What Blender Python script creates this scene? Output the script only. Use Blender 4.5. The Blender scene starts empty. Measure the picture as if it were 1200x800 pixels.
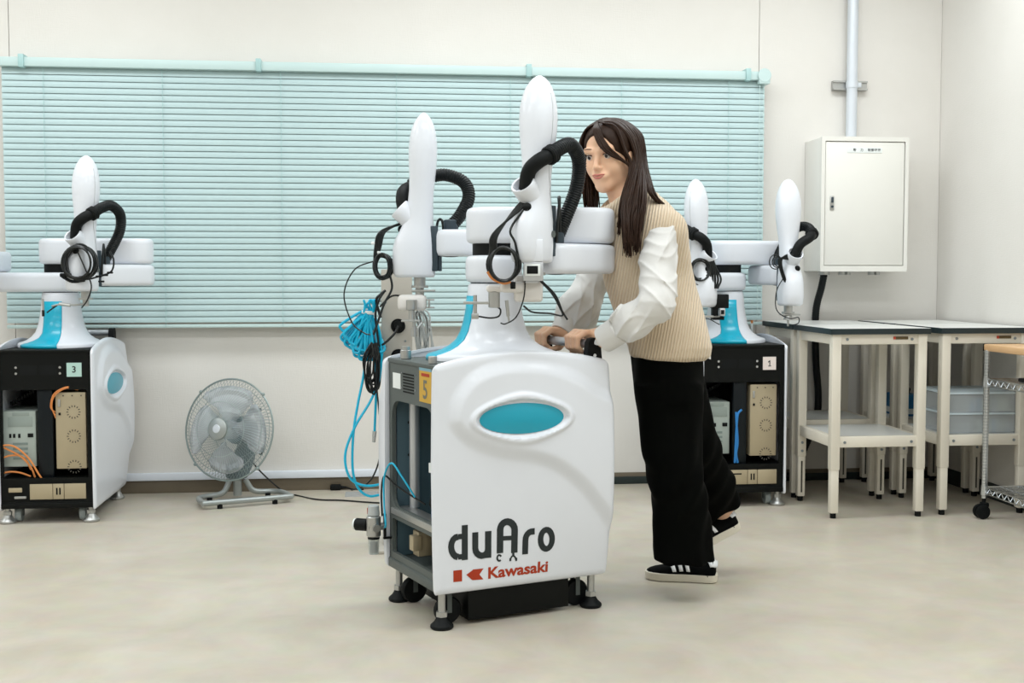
import bpy, bmesh, math, random
import numpy as np
from mathutils import Vector, Matrix, Euler

SC = bpy.context.scene
COL = SC.collection

# ---------------------------------------------------------------- camera
F_PX, CAM_H = 1400.0, 1.0
PITCH, YAW = math.atan(78 / 1400), math.radians(6.5)
cam_data = bpy.data.cameras.new('camera')
cam_data.sensor_width = 36.0
cam_data.lens = 36.0 * F_PX / 1200
cam = bpy.data.objects.new('camera', cam_data)
COL.objects.link(cam)
cam.location = (0, 0, CAM_H)
cam.rotation_euler = (math.pi / 2 - PITCH, 0, -YAW)
SC.camera = cam

# ---------------------------------------------------------------- world, lights, exposure
world = bpy.data.worlds.new('world')
SC.world = world
world.use_nodes = True
world.node_tree.nodes['Background'].inputs[0].default_value = (0.9, 0.95, 1, 1)
world.node_tree.nodes['Background'].inputs[1].default_value = 0.15
SC.view_settings.view_transform = 'Standard'
SC.view_settings.look = 'None'
SC.view_settings.gamma = 1
SC.view_settings.exposure = -0.20
ROOM_X0, ROOM_X1, ROOM_Y0, ROOM_Y1, ROOM_Z = -4.6, 2.735, -3.2, 5.59, 2.75
def ceiling_lamp(x, y, sx, sy, power, color=(0.93, 0.975, 1.0)):
    ld = bpy.data.lights.new('ceiling_panel_light', 'AREA')
    ld.shape = 'RECTANGLE'; ld.size = sx; ld.size_y = sy
    ld.energy = power; ld.color = color
    lo = bpy.data.objects.new('ceiling_panel_light', ld)
    lo.location = (x, y, ROOM_Z - 0.03)
    COL.objects.link(lo)
for lx in (-3.4, -1.5, 0.4, 1.9):
    for ly, pw in ((-1.6, 13), (0.6, 17), (2.7, 20), (4.5, 22)):
        ceiling_lamp(lx, ly, 1.2, 0.5, pw)

# ---------------------------------------------------------------- projection helpers (pixel -> point at a real distance)
_fwd = Vector((math.sin(YAW) * math.cos(PITCH), math.cos(YAW) * math.cos(PITCH), -math.sin(PITCH)))
_right = Vector((math.cos(YAW), -math.sin(YAW), 0))
_up = _right.cross(_fwd)
_O = Vector((0, 0, CAM_H))
def ray(px, py): return _fwd + _right * ((px - 600) / F_PX) - _up * ((py - 400) / F_PX)
def at_y(px, py, y): r = ray(px, py); return _O + r * (y / r.y)
def at_z(px, py, z=0.0): r = ray(px, py); return _O + r * ((z - CAM_H) / r.z)
def at_d(px, py, d):
    """point whose horizontal distance along the viewing heading is d"""
    r = ray(px, py); n = Vector((_fwd.x, _fwd.y, 0)).normalized()
    return _O + r * (d / r.dot(n))

# ---------------------------------------------------------------- materials
def srgb(c):
    if isinstance(c, str):
        c = c.lstrip('#'); c = tuple(int(c[i:i + 2], 16) / 255 for i in (0, 2, 4))
    return tuple((v / 12.92 if v <= 0.04045 else ((v + 0.055) / 1.055) ** 2.4) for v in c) + (1.0,)
class NT:
    def __init__(s, m): s.t = m.node_tree; s.n = s.t.nodes; s.l = s.t.links
    def new(s, typ, **kw):
        n = s.n.new(typ)
        for k, v in kw.items(): setattr(n, k, v)
        return n
    def link(s, a, b): s.l.new(a, b)
_mats = {}
def mat(name, color, rough=0.5, metal=0.0, var=0.04, scale=12.0, bump=0.0, bscale=200.0, trans=0.0, alpha=1.0,
        sheen=0.0, coat=0.0, ior=1.45, sss=0.0, spec=0.5):
    if name in _mats: return _mats[name]
    m = bpy.data.materials.new(name); m.use_nodes = True
    t = NT(m); b = t.n['Principled BSDF']
    c = srgb(color)
    tc = t.new('ShaderNodeTexCoord')
    no = t.new('ShaderNodeTexNoise'); no.inputs['Scale'].default_value = scale; no.inputs['Detail'].default_value = 4
    t.link(tc.outputs['Object'], no.inputs['Vector'])
    mx = t.new('ShaderNodeMix', data_type='RGBA')
    mx.inputs['A'].default_value = tuple(v * (1 - var) for v in c[:3]) + (1,)
    mx.inputs['B'].default_value = tuple(min(1, v * (1 + var)) for v in c[:3]) + (1,)
    t.link(no.outputs['Fac'], mx.inputs['Factor'])
    t.link(mx.outputs['Result'], b.inputs['Base Color'])
    b.inputs['Roughness'].default_value = rough
    b.inputs['Metallic'].default_value = metal
    b.inputs['IOR'].default_value = ior
    b.inputs['Specular IOR Level'].default_value = spec
    if trans: b.inputs['Transmission Weight'].default_value = trans
    if alpha < 1: b.inputs['Alpha'].default_value = alpha
    if sheen: b.inputs['Sheen Weight'].default_value = sheen
    if coat: b.inputs['Coat Weight'].default_value = coat
    if sss:
        b.inputs['Subsurface Weight'].default_value = sss
        b.inputs['Subsurface Radius'].default_value = (0.006, 0.002, 0.001)
        b.inputs['Subsurface Scale'].default_value = 1.0
    if bump:
        n2 = t.new('ShaderNodeTexNoise'); n2.inputs['Scale'].default_value = bscale
        t.link(tc.outputs['Object'], n2.inputs['Vector'])
        bp = t.new('ShaderNodeBump'); bp.inputs['Strength'].default_value = bump; bp.inputs['Distance'].default_value = 0.002
        t.link(n2.outputs['Fac'], bp.inputs['Height']); t.link(bp.outputs['Normal'], b.inputs['Normal'])
    _mats[name] = m
    return m

# ---------------------------------------------------------------- mesh builder
class MB:
    def __init__(s): s.bm = bmesh.new()
    def box(s, c, size, bev=0.0, M=None, seg=2):
        r = bmesh.ops.create_cube(s.bm, size=1.0)
        vs = r['verts']
        T = Matrix.Translation(c) @ Matrix.Diagonal((size[0], size[1], size[2], 1))
        if M is not None: T = M @ T
        bmesh.ops.transform(s.bm, matrix=T, verts=vs)
        if bev:
            es = list({e for v in vs for e in v.link_edges})
            bmesh.ops.bevel(s.bm, geom=es, offset=bev, segments=seg, profile=0.5, affect='EDGES')
        return s
    def span(s, a, b, bev=0.0, M=None, seg=2):
        c = [(a[i] + b[i]) / 2 for i in range(3)]; z = [abs(b[i] - a[i]) for i in range(3)]
        return s.box(c, z, bev, M, seg)
    def rings(s, rings, cap=True, closed=False, wrap=True):
        R = [[s.bm.verts.new(p) for p in r] for r in rings]
        n = len(R[0]); m = len(R)
        for i in range(m if closed else m - 1):
            a, b = R[i], R[(i + 1) % m]
            for j in range(n if wrap else n - 1):
                k = (j + 1) % n
                try: s.bm.faces.new((a[j], a[k], b[k], b[j]))
                except ValueError: pass
        if cap and not closed:
            for r, rev in ((R[0], True), (R[-1], False)):
                try: s.bm.faces.new(r[::-1] if rev else r)
                except ValueError: pass
        return s
    def tube(s, pts, r, n=8, closed=False, cap=True, up=None):
        pts = [Vector(p) for p in pts]; m = len(pts)
        rad = r if hasattr(r, '__len__') else [r] * m
        tang = []
        for i in range(m):
            if closed: a, b = pts[i - 1], pts[(i + 1) % m]
            else: a, b = pts[max(0, i - 1)], pts[min(m - 1, i + 1)]
            d = b - a
            tang.append(d.normalized() if d.length > 1e-9 else Vector((0, 0, 1)))
        ref = Vector(up) if up else (Vector((0, 0, 1)) if abs(tang[0].z) < 0.9 else Vector((1, 0, 0)))
        nx = (ref - tang[0] * ref.dot(tang[0])).normalized()
        out = []
        for i in range(m):
            nx = nx - tang[i] * nx.dot(tang[i])
            nx = nx.normalized() if nx.length > 1e-6 else tang[i].orthogonal().normalized()
            ny = tang[i].cross(nx)
            out.append([pts[i] + (nx * math.cos(2 * math.pi * j / n) + ny * math.sin(2 * math.pi * j / n)) * rad[i] for j in range(n)])
        return s.rings(out, cap=cap, closed=closed)
    def cyl(s, a, b, r, n=16, r2=None, bev=0.0):
        a, b = Vector(a), Vector(b)
        r2 = r if r2 is None else r2
        if bev:
            d = (b - a); L = d.length; d.normalize()
            return s.tube([a, a + d * 1e-5, a + d * bev, b - d * bev, b - d * 1e-5, b], [r - bev * 1.02, r - bev, r, r2, r2 - bev, r2 - bev * 1.02], n)
        return s.tube([a, b], [r, r2], n)
    def lathe(s, prof, n=24, M=None, cap=True):
        rg = []
        for r, z in prof:
            rg.append([Vector((r * math.cos(2 * math.pi * j / n), r * math.sin(2 * math.pi * j / n), z)) for j in range(n)])
        if M is not None: rg = [[M @ p for p in r] for r in rg]
        return s.rings(rg, cap=cap)
    def ball(s, c, r, n=12, M=None):
        r = r if hasattr(r, '__len__') else (r, r, r)
        res = bmesh.ops.create_uvsphere(s.bm, u_segments=n, v_segments=max(6, n * 2 // 3), radius=1.0)
        T = Matrix.Translation(c) @ (M.to_4x4() if M is not None else Matrix()) @ Matrix.Diagonal((r[0], r[1], r[2], 1))
        bmesh.ops.transform(s.bm, matrix=T, verts=res['verts'])
        return s
    def prism(s, poly, fn):
        """poly: 2D points; fn(u, v, k) -> 3D point of layer k in (0,1)"""
        return s.rings([[fn(u, v, 0) for u, v in poly], [fn(u, v, 1) for u, v in poly]])
    def frame(s, outer, inner, fn):
        """ring shaped plate between two loops with the same count"""
        n = len(outer)
        L = [[s.bm.verts.new(fn(*p, k)) for p in lp] for k in (0, 1) for lp in (outer, inner)]
        o0, i0, o1, i1 = L
        for j in range(n):
            k = (j + 1) % n
            s.bm.faces.new((o0[j], o0[k], i0[k], i0[j]))
            s.bm.faces.new((o1[k], o1[j], i1[j], i1[k]))
            s.bm.faces.new((o0[k], o0[j], o1[j], o1[k]))
            s.bm.faces.new((i0[j], i0[k], i1[k], i1[j]))
        return s
    def xf(s, M):
        bmesh.ops.transform(s.bm, matrix=M, verts=s.bm.verts); return s
    def build(s, name, m, parent=None, smooth=40, loc=None):
        bmesh.ops.recalc_face_normals(s.bm, faces=s.bm.faces)
        me = bpy.data.meshes.new(name)
        s.bm.to_mesh(me); s.bm.free()
        return link_mesh(name, me, m, parent, smooth, loc)
def link_mesh(name, me, m, parent=None, smooth=40, loc=None):
    if m is not None and not me.materials: me.materials.append(m)
    if smooth:
        me.polygons.foreach_set('use_smooth', [True] * len(me.polygons))
        if smooth < 180: me.set_sharp_from_angle(angle=math.radians(smooth))
    o = bpy.data.objects.new(name, me)
    COL.objects.link(o)
    if parent is not None: o.parent = parent
    if loc is not None: o.location = loc
    return o
def empty(name, loc=(0, 0, 0), rz=0.0, label=None, cat=None, group=None):
    o = bpy.data.objects.new(name, None); COL.objects.link(o)
    o.empty_display_size = 0.1
    o.location = loc; o.rotation_euler = (0, 0, rz)
    tag(o, label, cat, group)
    return o
def tag(o, label=None, cat=None, group=None, kind=None):
    if label: o['label'] = label
    if cat: o['category'] = cat
    if group: o['group'] = group
    if kind: o['kind'] = kind
    return o
def share(src, name, parent, M=None, loc=None):
    o = src.copy(); o.name = name; COL.objects.link(o); o.parent = parent
    if loc is not None: o.location = loc
    if M is not None: o.matrix_basis = M
    return o
def smooth_path(pts, n=8, closed=False):
    """Catmull-Rom through the points"""
    P = [Vector(p) for p in pts]; m = len(P); out = []
    for i in range(m if closed else m - 1):
        if closed: p0, p1, p2, p3 = P[i - 1], P[i], P[(i + 1) % m], P[(i + 2) % m]
        else:
            p1, p2 = P[i], P[i + 1]
            p0 = P[i - 1] if i else p1 * 2 - p2
            p3 = P[i + 2] if i + 2 < m else p2 * 2 - p1
        for k in range(n):
            t = k / n
            out.append(0.5 * (2 * p1 + (p2 - p0) * t + (2 * p0 - 5 * p1 + 4 * p2 - p3) * t * t + (3 * p1 - p0 - 3 * p2 + p3) * t ** 3))
    if not closed: out.append(P[-1])
    return out
def resample(pts, step):
    out = [pts[0].copy()]; acc = 0.0
    for a, b in zip(pts, pts[1:]):
        d = (b - a).length
        while acc + d >= step:
            t = (step - acc) / d
            a = a.lerp(b, t); out.append(a.copy()); d = (b - a).length; acc = 0.0
        acc += d
    return out
def ribbed(mb, pts, r, pitch=0.007, n=12, depth=0.1):
    p = resample(smooth_path(pts, 16), pitch / 2)
    return mb.tube(p, [r * (1.0 if i % 2 else 1 - depth) for i in range(len(p))], n)
def rrect(x0, x1, y0, y1, r, k=5):
    """rounded rectangle loop; r may be one radius or four (x1y1, x0y1, x0y0, x1y0)"""
    rs = r if hasattr(r, '__len__') else (r,) * 4
    out = []
    for (cx, cy, sx, sy, a0), q in zip(((x1, y1, -1, -1, 0), (x0, y1, 1, -1, 90), (x0, y0, 1, 1, 180), (x1, y0, -1, 1, 270)), rs):
        for i in range(k + 1):
            a = math.radians(a0 + 90 * i / k)
            out.append((cx + sx * q + q * math.cos(a), cy + sy * q + q * math.sin(a)))
    return out
def text_mesh(txt, size, bold=0.0, align='CENTER'):
    """2D triangles of a string: returns verts (x, y) and faces"""
    cu = bpy.data.curves.new('lettering', 'FONT'); cu.body = txt; cu.size = size
    cu.align_x = align; cu.align_y = 'CENTER'; cu.offset = bold; cu.resolution_u = 3
    ob = bpy.data.objects.new('lettering_source', cu); COL.objects.link(ob)
    dg = bpy.context.evaluated_depsgraph_get()
    me = ob.evaluated_get(dg).to_mesh()
    V = [(v.co.x, v.co.y) for v in me.vertices]; Fc = [tuple(p.vertices) for p in me.polygons]
    ob.evaluated_get(dg).to_mesh_clear()
    bpy.data.objects.remove(ob); bpy.data.curves.remove(cu)
    return V, Fc
def flat_mesh(name, V, Fc, fn, m, parent):
    me = bpy.data.meshes.new(name)
    me.from_pydata([tuple(fn(x, y)) for x, y in V], [], Fc)
    return link_mesh(name, me, m, parent, smooth=0)

# ---------------------------------------------------------------- palette
M_WHITE = mat('white_enamel_plastic', '#e1e5ec', 0.32, var=0.012, coat=0.2)
M_WHITE2 = mat('warm_white_plastic', '#dfdcd8', 0.4, var=0.02)
M_TEAL = mat('turquoise_plastic', '#0eaecb', 0.3, var=0.02, coat=0.2)
M_TEALDEEP = mat('turquoise_badge_plastic', '#109db6', 0.3, var=0.03, coat=0.3)
M_BLACKMET = mat('black_powder_coated_steel', '#050807', 0.5, var=0.15, spec=0.22)
M_GREYMET = mat('grey_and_side_lit_steel', '#565d5b', 0.5, var=0.06)  # on cart 5, side light on the dark frame is put into this grey
M_DARKIN = mat('dark_blue_grey_steel', '#58717c', 0.45, var=0.1)
M_RUBBER = mat('black_rubber', '#080c0d', 0.6, var=0.1, spec=0.25)
M_HOSE = mat('black_corrugated_plastic', '#0a1012', 0.45, var=0.1, spec=0.3)
M_CABLE = mat('black_cable_sheath', '#0b1112', 0.35, var=0.1, spec=0.5)
M_CHROME = mat('chromed_steel', '#c9cdd0', 0.22, metal=1.0, var=0.03)
M_STEEL = mat('brushed_steel', '#b5b6b4', 0.38, metal=0.85, var=0.06, scale=40)
M_ALU = mat('anodised_aluminium', '#c4c7cb', 0.35, metal=0.6, var=0.03)
M_BEIGEMET = mat('zinc_plated_sheet', '#b3a68b', 0.42, metal=0.35, var=0.1, scale=9)
M_PCGREY = mat('grey_green_computer_plastic', '#a9b4ae', 0.5, var=0.03)
M_DARKPLATE = mat('charcoal_slide_metal', '#34414a', 0.4, metal=0.2, var=0.08)
M_ORANGE = mat('orange_cable_sheath', '#d98a4c', 0.45, var=0.08)
M_BLUECABLE = mat('blue_cable_sheath', '#2f7fc4', 0.4, var=0.08)
M_BLUEHOSE = mat('cyan_polyurethane_hose', '#18b3d8', 0.28, var=0.08, scale=25)
M_CREAM = mat('cream_painted_steel', '#e6e0d2', 0.42, var=0.02)
M_GREYCABLE = mat('grey_cable_sheath', '#b4b9b9', 0.45, var=0.05)
M_LABEL = mat('white_paper_label', '#e6ebea', 0.6, var=0.02)
M_INK = mat('black_ink', '#20282a', 0.6, var=0.05)
M_REDINK = mat('red_ink', '#a8330f', 0.5, var=0.05)
# ================================================================ the room
def m_floor():
    m = bpy.data.materials.new('mottled_vinyl_floor'); m.use_nodes = True
    t = NT(m); b = t.n['Principled BSDF']
    tc = t.new('ShaderNodeTexCoord')
    n1 = t.new('ShaderNodeTexNoise'); n1.inputs['Scale'].default_value = 2.6; n1.inputs['Detail'].default_value = 7; n1.inputs['Roughness'].default_value = 0.62
    n1.inputs['Distortion'].default_value = 0.6
    n2 = t.new('ShaderNodeTexNoise'); n2.inputs['Scale'].default_value = 14; n2.inputs['Detail'].default_value = 5
    t.link(tc.outputs['Object'], n1.inputs['Vector']); t.link(tc.outputs['Object'], n2.inputs['Vector'])
    r = t.new('ShaderNodeValToRGB')
    r.color_ramp.elements[0].position = 0.36; r.color_ramp.elements[0].color = srgb('#b8b0a1')
    r.color_ramp.elements[1].position = 0.66; r.color_ramp.elements[1].color = srgb('#c6bfb1')
    t.link(n1.outputs['Fac'], r.inputs['Fac'])
    mx = t.new('ShaderNodeMix', data_type='RGBA', blend_type='SOFT_LIGHT'); mx.inputs['Factor'].default_value = 0.18
    t.link(r.outputs['Color'], mx.inputs['A']); t.link(n2.outputs['Color'], mx.inputs['B'])
    t.link(mx.outputs['Result'], b.inputs['Base Color'])
    b.inputs['Roughness'].default_value = 0.36
    b.inputs['Specular IOR Level'].default_value = 0.4
    return m
def m_wall():
    m = bpy.data.materials.new('woven_vinyl_wallpaper'); m.use_nodes = True
    t = NT(m); b = t.n['Principled BSDF']
    tc = t.new('ShaderNodeTexCoord')
    n = t.new('ShaderNodeTexNoise'); n.inputs['Scale'].default_value = 5; n.inputs['Detail'].default_value = 3
    t.link(tc.outputs['Object'], n.inputs['Vector'])
    mx = t.new('ShaderNodeMix', data_type='RGBA'); mx.inputs['A'].default_value = srgb('#dddad4'); mx.inputs['B'].default_value = srgb('#e3e0db')
    t.link(n.outputs['Fac'], mx.inputs['Factor']); t.link(mx.outputs['Result'], b.inputs['Base Color'])
    b.inputs['Roughness'].default_value = 0.75
    mp1 = t.new('ShaderNodeMapping'); mp1.inputs['Scale'].default_value = (220, 220, 30)
    mp2 = t.new('ShaderNodeMapping'); mp2.inputs['Scale'].default_value = (30, 30, 220)
    hs = []
    for mp in (mp1, mp2):
        t.link(tc.outputs['Object'], mp.inputs['Vector'])
        nn = t.new('ShaderNodeTexNoise'); nn.inputs['Scale'].default_value = 1.0; nn.inputs['Detail'].default_value = 2
        t.link(mp.outputs['Vector'], nn.inputs['Vector']); hs.append(nn.outputs['Fac'])
    ad = t.new('ShaderNodeMath', operation='ADD'); t.link(hs[0], ad.inputs[0]); t.link(hs[1], ad.inputs[1])
    bp = t.new('ShaderNodeBump'); bp.inputs['Strength'].default_value = 0.25; bp.inputs['Distance'].default_value = 0.002
    t.link(ad.outputs[0], bp.inputs['Height']); t.link(bp.outputs['Normal'], b.inputs['Normal'])
    return m
M_FLOOR, M_WALL = m_floor(), m_wall()
M_CEIL = mat('white_ceiling_board', '#e8e8e4', 0.8, var=0.02)
def struct(o): o['kind'] = 'structure'; return o
X0, X1, Y0, Y1, ZC = ROOM_X0, ROOM_X1, ROOM_Y0, ROOM_Y1, ROOM_Z
struct(MB().span((X0, Y0, -0.1), (X1, Y1, 0)).build('floor', M_FLOOR))
struct(MB().span((X0, Y0, ZC), (X1, Y1, ZC + 0.1)).build('ceiling', M_CEIL))
wb = struct(MB().span((X0, Y1 + 0.012, 0), (X1, Y1 + 0.12, ZC)).build('wall_back', M_WALL))
# the back wall is papered boards with fine vertical joints
joints = [X0, -1.612, 1.822, X1]
for a, b in zip(joints, joints[1:]):
    MB().span((a + 0.0015, Y1, 0), (b - 0.0015, Y1 + 0.012, ZC)).build('wall_panel', M_WALL, wb)
struct(MB().span((X1, Y0, 0), (X1 + 0.1, Y1 + 0.12, ZC)).build('wall_right', M_WALL))
struct(MB().span((X0 - 0.1, Y0, 0), (X0, Y1 + 0.12, ZC)).build('wall_left', M_WALL))
struct(MB().span((X0, Y0 - 0.1, 0), (X1, Y0, ZC)).build('wall_front', M_WALL))
M_BASEB = mat('brown_vinyl_skirting', '#6d6353', 0.5, var=0.06)
M_BASED = mat('dark_green_vinyl_skirting', '#1f2b2a', 0.45, var=0.1)
M_DUCT = mat('white_cable_duct', '#dfe5ee', 0.4, var=0.015)
struct(MB().span((X0, Y1 - 0.006, 0), (0.105, Y1, 0.060), 0.002).build('baseboard_back', M_BASEB))
bb2 = struct(MB().span((0.105, Y1 - 0.006, 0), (X1 - 0.006, Y1, 0.055), 0.002).build('baseboard_corner', M_BASEB))
MB().span((0.105, Y1 - 0.011, 0), (X1 - 0.011, Y1 - 0.006, 0.036), 0.002).build('toe_strip', M_BASED, bb2)
struct(MB().span((X1 - 0.008, Y0, 0), (X1, Y1 - 0.008, 0.072), 0.002).build('baseboard_right', M_BASED))
struct(MB().span((X0, Y1 - 0.022, 0.060), (0.30, Y1, 0.094), 0.003).build('trim_1', M_DUCT))

# ================================================================ venetian blind
M_SLAT = mat('mint_enamelled_slat', '#b5ccce', 0.45, var=0.02)
M_RAIL = mat('mint_headrail', '#c2d8d7', 0.4, var=0.02)
M_BRKT = mat('mint_bracket', '#a6c8c8', 0.4, var=0.03)
bl = empty('venetian_blind', (0.1, 5.53, 0.76), 0, 'pale mint green venetian blind closed across the back wall', 'blind')
BX0, BX1 = -1.628 - 0.1, 1.830 - 0.1
def wz(z): return z - 0.76
MB().span((BX0 - 0.01, -0.032, wz(1.913)), (BX1 - 0.02, 0.035, wz(1.953)), 0.004).build('headrail', M_RAIL, bl)
mb = MB(); mb.lathe([(0.0305, -0.006), (0.0325, -0.003), (0.0325, 0.003), (0.0305, 0.006)], 28,
    Matrix.Translation((BX1 - 0.012, -0.036, wz(1.934))) @ Matrix.Rotation(math.pi / 2, 4, 'X'))
mb.span((BX1 - 0.038, -0.04, wz(1.895)), (BX1 + 0.016, 0.035, wz(1.937)), 0.004)
mb.build('end_cap', M_RAIL, bl)
for bx in (-1.536, -0.515, 0.705, 1.741):
    MB().span((bx - 0.112, -0.042, wz(1.908)), (bx - 0.088, 0.055, wz(1.965)), 0.003).build('bracket', M_BRKT, bl)
slat = None
NS, PITCH_S, ZT = 41, 0.02745, 1.900
for i in range(NS):
    z = wz(ZT) - i * PITCH_S
    if slat is None:
        ring0 = []
        h, tilt = 0.0335, math.radians(74)
        for k in range(7):
            u = (k / 6 - 0.5) * h; w = 0.0035 * (1 - (2 * k / 6 - 1) ** 2)
            # u runs from the back upper edge to the front lower edge
            yy = -u * math.cos(tilt) - w * math.sin(tilt); zz = -u * math.sin(tilt) + w * math.cos(tilt) * 0.5
            ring0.append((yy, zz))
        loop = ring0 + [(y + 0.0006, q + 0.0002) for y, q in ring0[::-1]]
        mb = MB(); mb.rings([[(x, y, q) for y, q in loop] for x in (BX0, BX1)])
        slat = mb.build('slat', M_SLAT, bl, loc=(0, 0, z))
    else: share(slat, 'slat', bl, loc=(0, 0, z))
MB().span((BX0, -0.012, wz(0.762)), (BX1, 0.012, wz(0.777)), 0.003).build('bottom_rail', M_RAIL, bl)
for cx in (-1.45, -0.939, -0.42, 0.099, 0.621, 1.142, 1.654):
    MB().cyl((cx - 0.1, -0.0135, wz(0.765)), (cx - 0.1, -0.0135, wz(1.915)), 0.0011, 6).build('ladder_cord', M_BRKT, bl)
for cx in (1.800, 1.819):
    MB().cyl((cx - 0.1, -0.024, wz(0.80)), (cx - 0.1, -0.026, wz(1.9)), 0.0016, 6).build('pull_cord', M_RAIL, bl)

# ================================================================ switch cabinet, conduit and cable
M_CAB = mat('ivory_cabinet_enamel', '#e6e5df', 0.4, var=0.012)
cb = empty('wall_cabinet', (2.262, 5.48, 1.018), 0, 'ivory steel electrical cabinet with a keyed latch mounted on the back wall', 'cabinet')
def cl(x, y, z): return (x - 2.262, y - 5.48, z - 1.018)
YF = 5.368
mb = MB(); mb.span(cl(2.055, YF + 0.012, 1.018), cl(2.472, 5.588, 1.637), 0.004)
mb.frame(rrect(2.053, 2.474, 1.016, 1.640, 0.004), rrect(2.070, 2.458, 1.042, 1.619, 0.003), lambda x, z, k: cl(x, YF + (0.014 if k else -0.003), z))
mb.build('cabinet_body', M_CAB, cb)
dr = MB().span(cl(2.0735, YF + 0.001, 1.0455), cl(2.4545, YF + 0.010, 1.6155), 0.002).build('door', M_CAB, cb)
mb = MB(); mb.span(cl(2.096, YF - 0.004, 1.300), cl(2.116, YF + 0.003, 1.366), 0.003)
mb.build('latch', M_STEEL, dr)
mb = MB(); mb.box(cl(2.106, YF - 0.006, 1.347), (0.010, 0.006, 0.026), 0.002)
mb.cyl(cl(2.106, YF - 0.008, 1.316), cl(2.106, YF - 0.002, 1.316), 0.006, 12)
mb.build('keyhole', M_DARKPLATE, dr)
lb = MB().span(cl(2.176, YF - 0.0008, 1.566), cl(2.345, YF + 0.002, 1.590)).build('name_plate', M_LABEL, dr)
inv = Matrix.Identity(4)
# the plate carries six small characters, only readable as blocky glyphs; the font draws them
for k, (tx, ch) in enumerate(((0.036, '動'), (0.070, '力'), (0.106, '制'), (0.122, '御'), (0.138, '盤'), (0.154, '盤'))):
    V, Fc = text_mesh(ch, 0.0145, 0.0002)
    flat_mesh('plate_character', V, Fc, lambda x, y, tx=tx: cl(2.176 + tx + x, YF - 0.0014, 1.578 + y), M_INK, dr)
for gx, gr in ((2.20, 0.016), (2.23, 0.012), (2.345, 0.016), (2.375, 0.012), (2.112, 0.026)):
    MB().cyl(cl(gx, 5.47, 1.0), cl(gx, 5.47, 1.02), gr, 14).build('cable_gland', M_STEEL, cb)

M_PIPE = mat('grey_white_steel_conduit', '#d3d9e0', 0.4, metal=0.2, var=0.02)
cd = empty('wall_conduit', (2.266, 5.545, 1.64), 0, 'pale grey vertical conduit pipe running up from the cabinet top', 'pipe')
MB().cyl((0, 0, 0), (0, 0, 1.09), 0.0255, 20).build('pipe', M_PIPE, cd)
mb = MB(); zc = 1.905 - 1.64
mb.span((-0.086, 0.022, zc - 0.022), (0.084, 0.042, zc + 0.022))
mb.span((-0.086, 0.012, zc - 0.022), (0.084, 0.026, zc - 0.014)); mb.span((-0.086, 0.012, zc + 0.014), (0.084, 0.026, zc + 0.022))
mb.build('strut_channel', M_STEEL, cd)
mb = MB(); mb.lathe([(0.0262, zc - 0.015), (0.029, zc - 0.015), (0.029, zc + 0.015), (0.0262, zc + 0.015)], 24, cap=False)
mb.box((0.035, -0.004, zc), (0.018, 0.012, 0.022), 0.002)
mb.build('pipe_clamp', M_PIPE, cd)

mb = MB()
pp = [(2.112, 5.47, 1.00), (2.112, 5.50, 0.94), (2.112, 5.568, 0.82), (2.115, 5.568, 0.60), (2.13, 5.568, 0.42), (2.12, 5.568, 0.30), (2.06, 5.566, 0.15), (2.02, 5.562, 0.045), (1.93, 5.56, 0.02), (1.80, 5.56, 0.019)]
ribbed(mb, [(a - 2.112, b - 5.50, c) for a, b, c in pp], 0.0175, 0.012, 12, 0.06)
tag(mb.build('drop_cable', M_HOSE, loc=(2.112, 5.50, 0)), 'thick black flexible cable hanging from the cabinet down behind the tables', 'cable')

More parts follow.
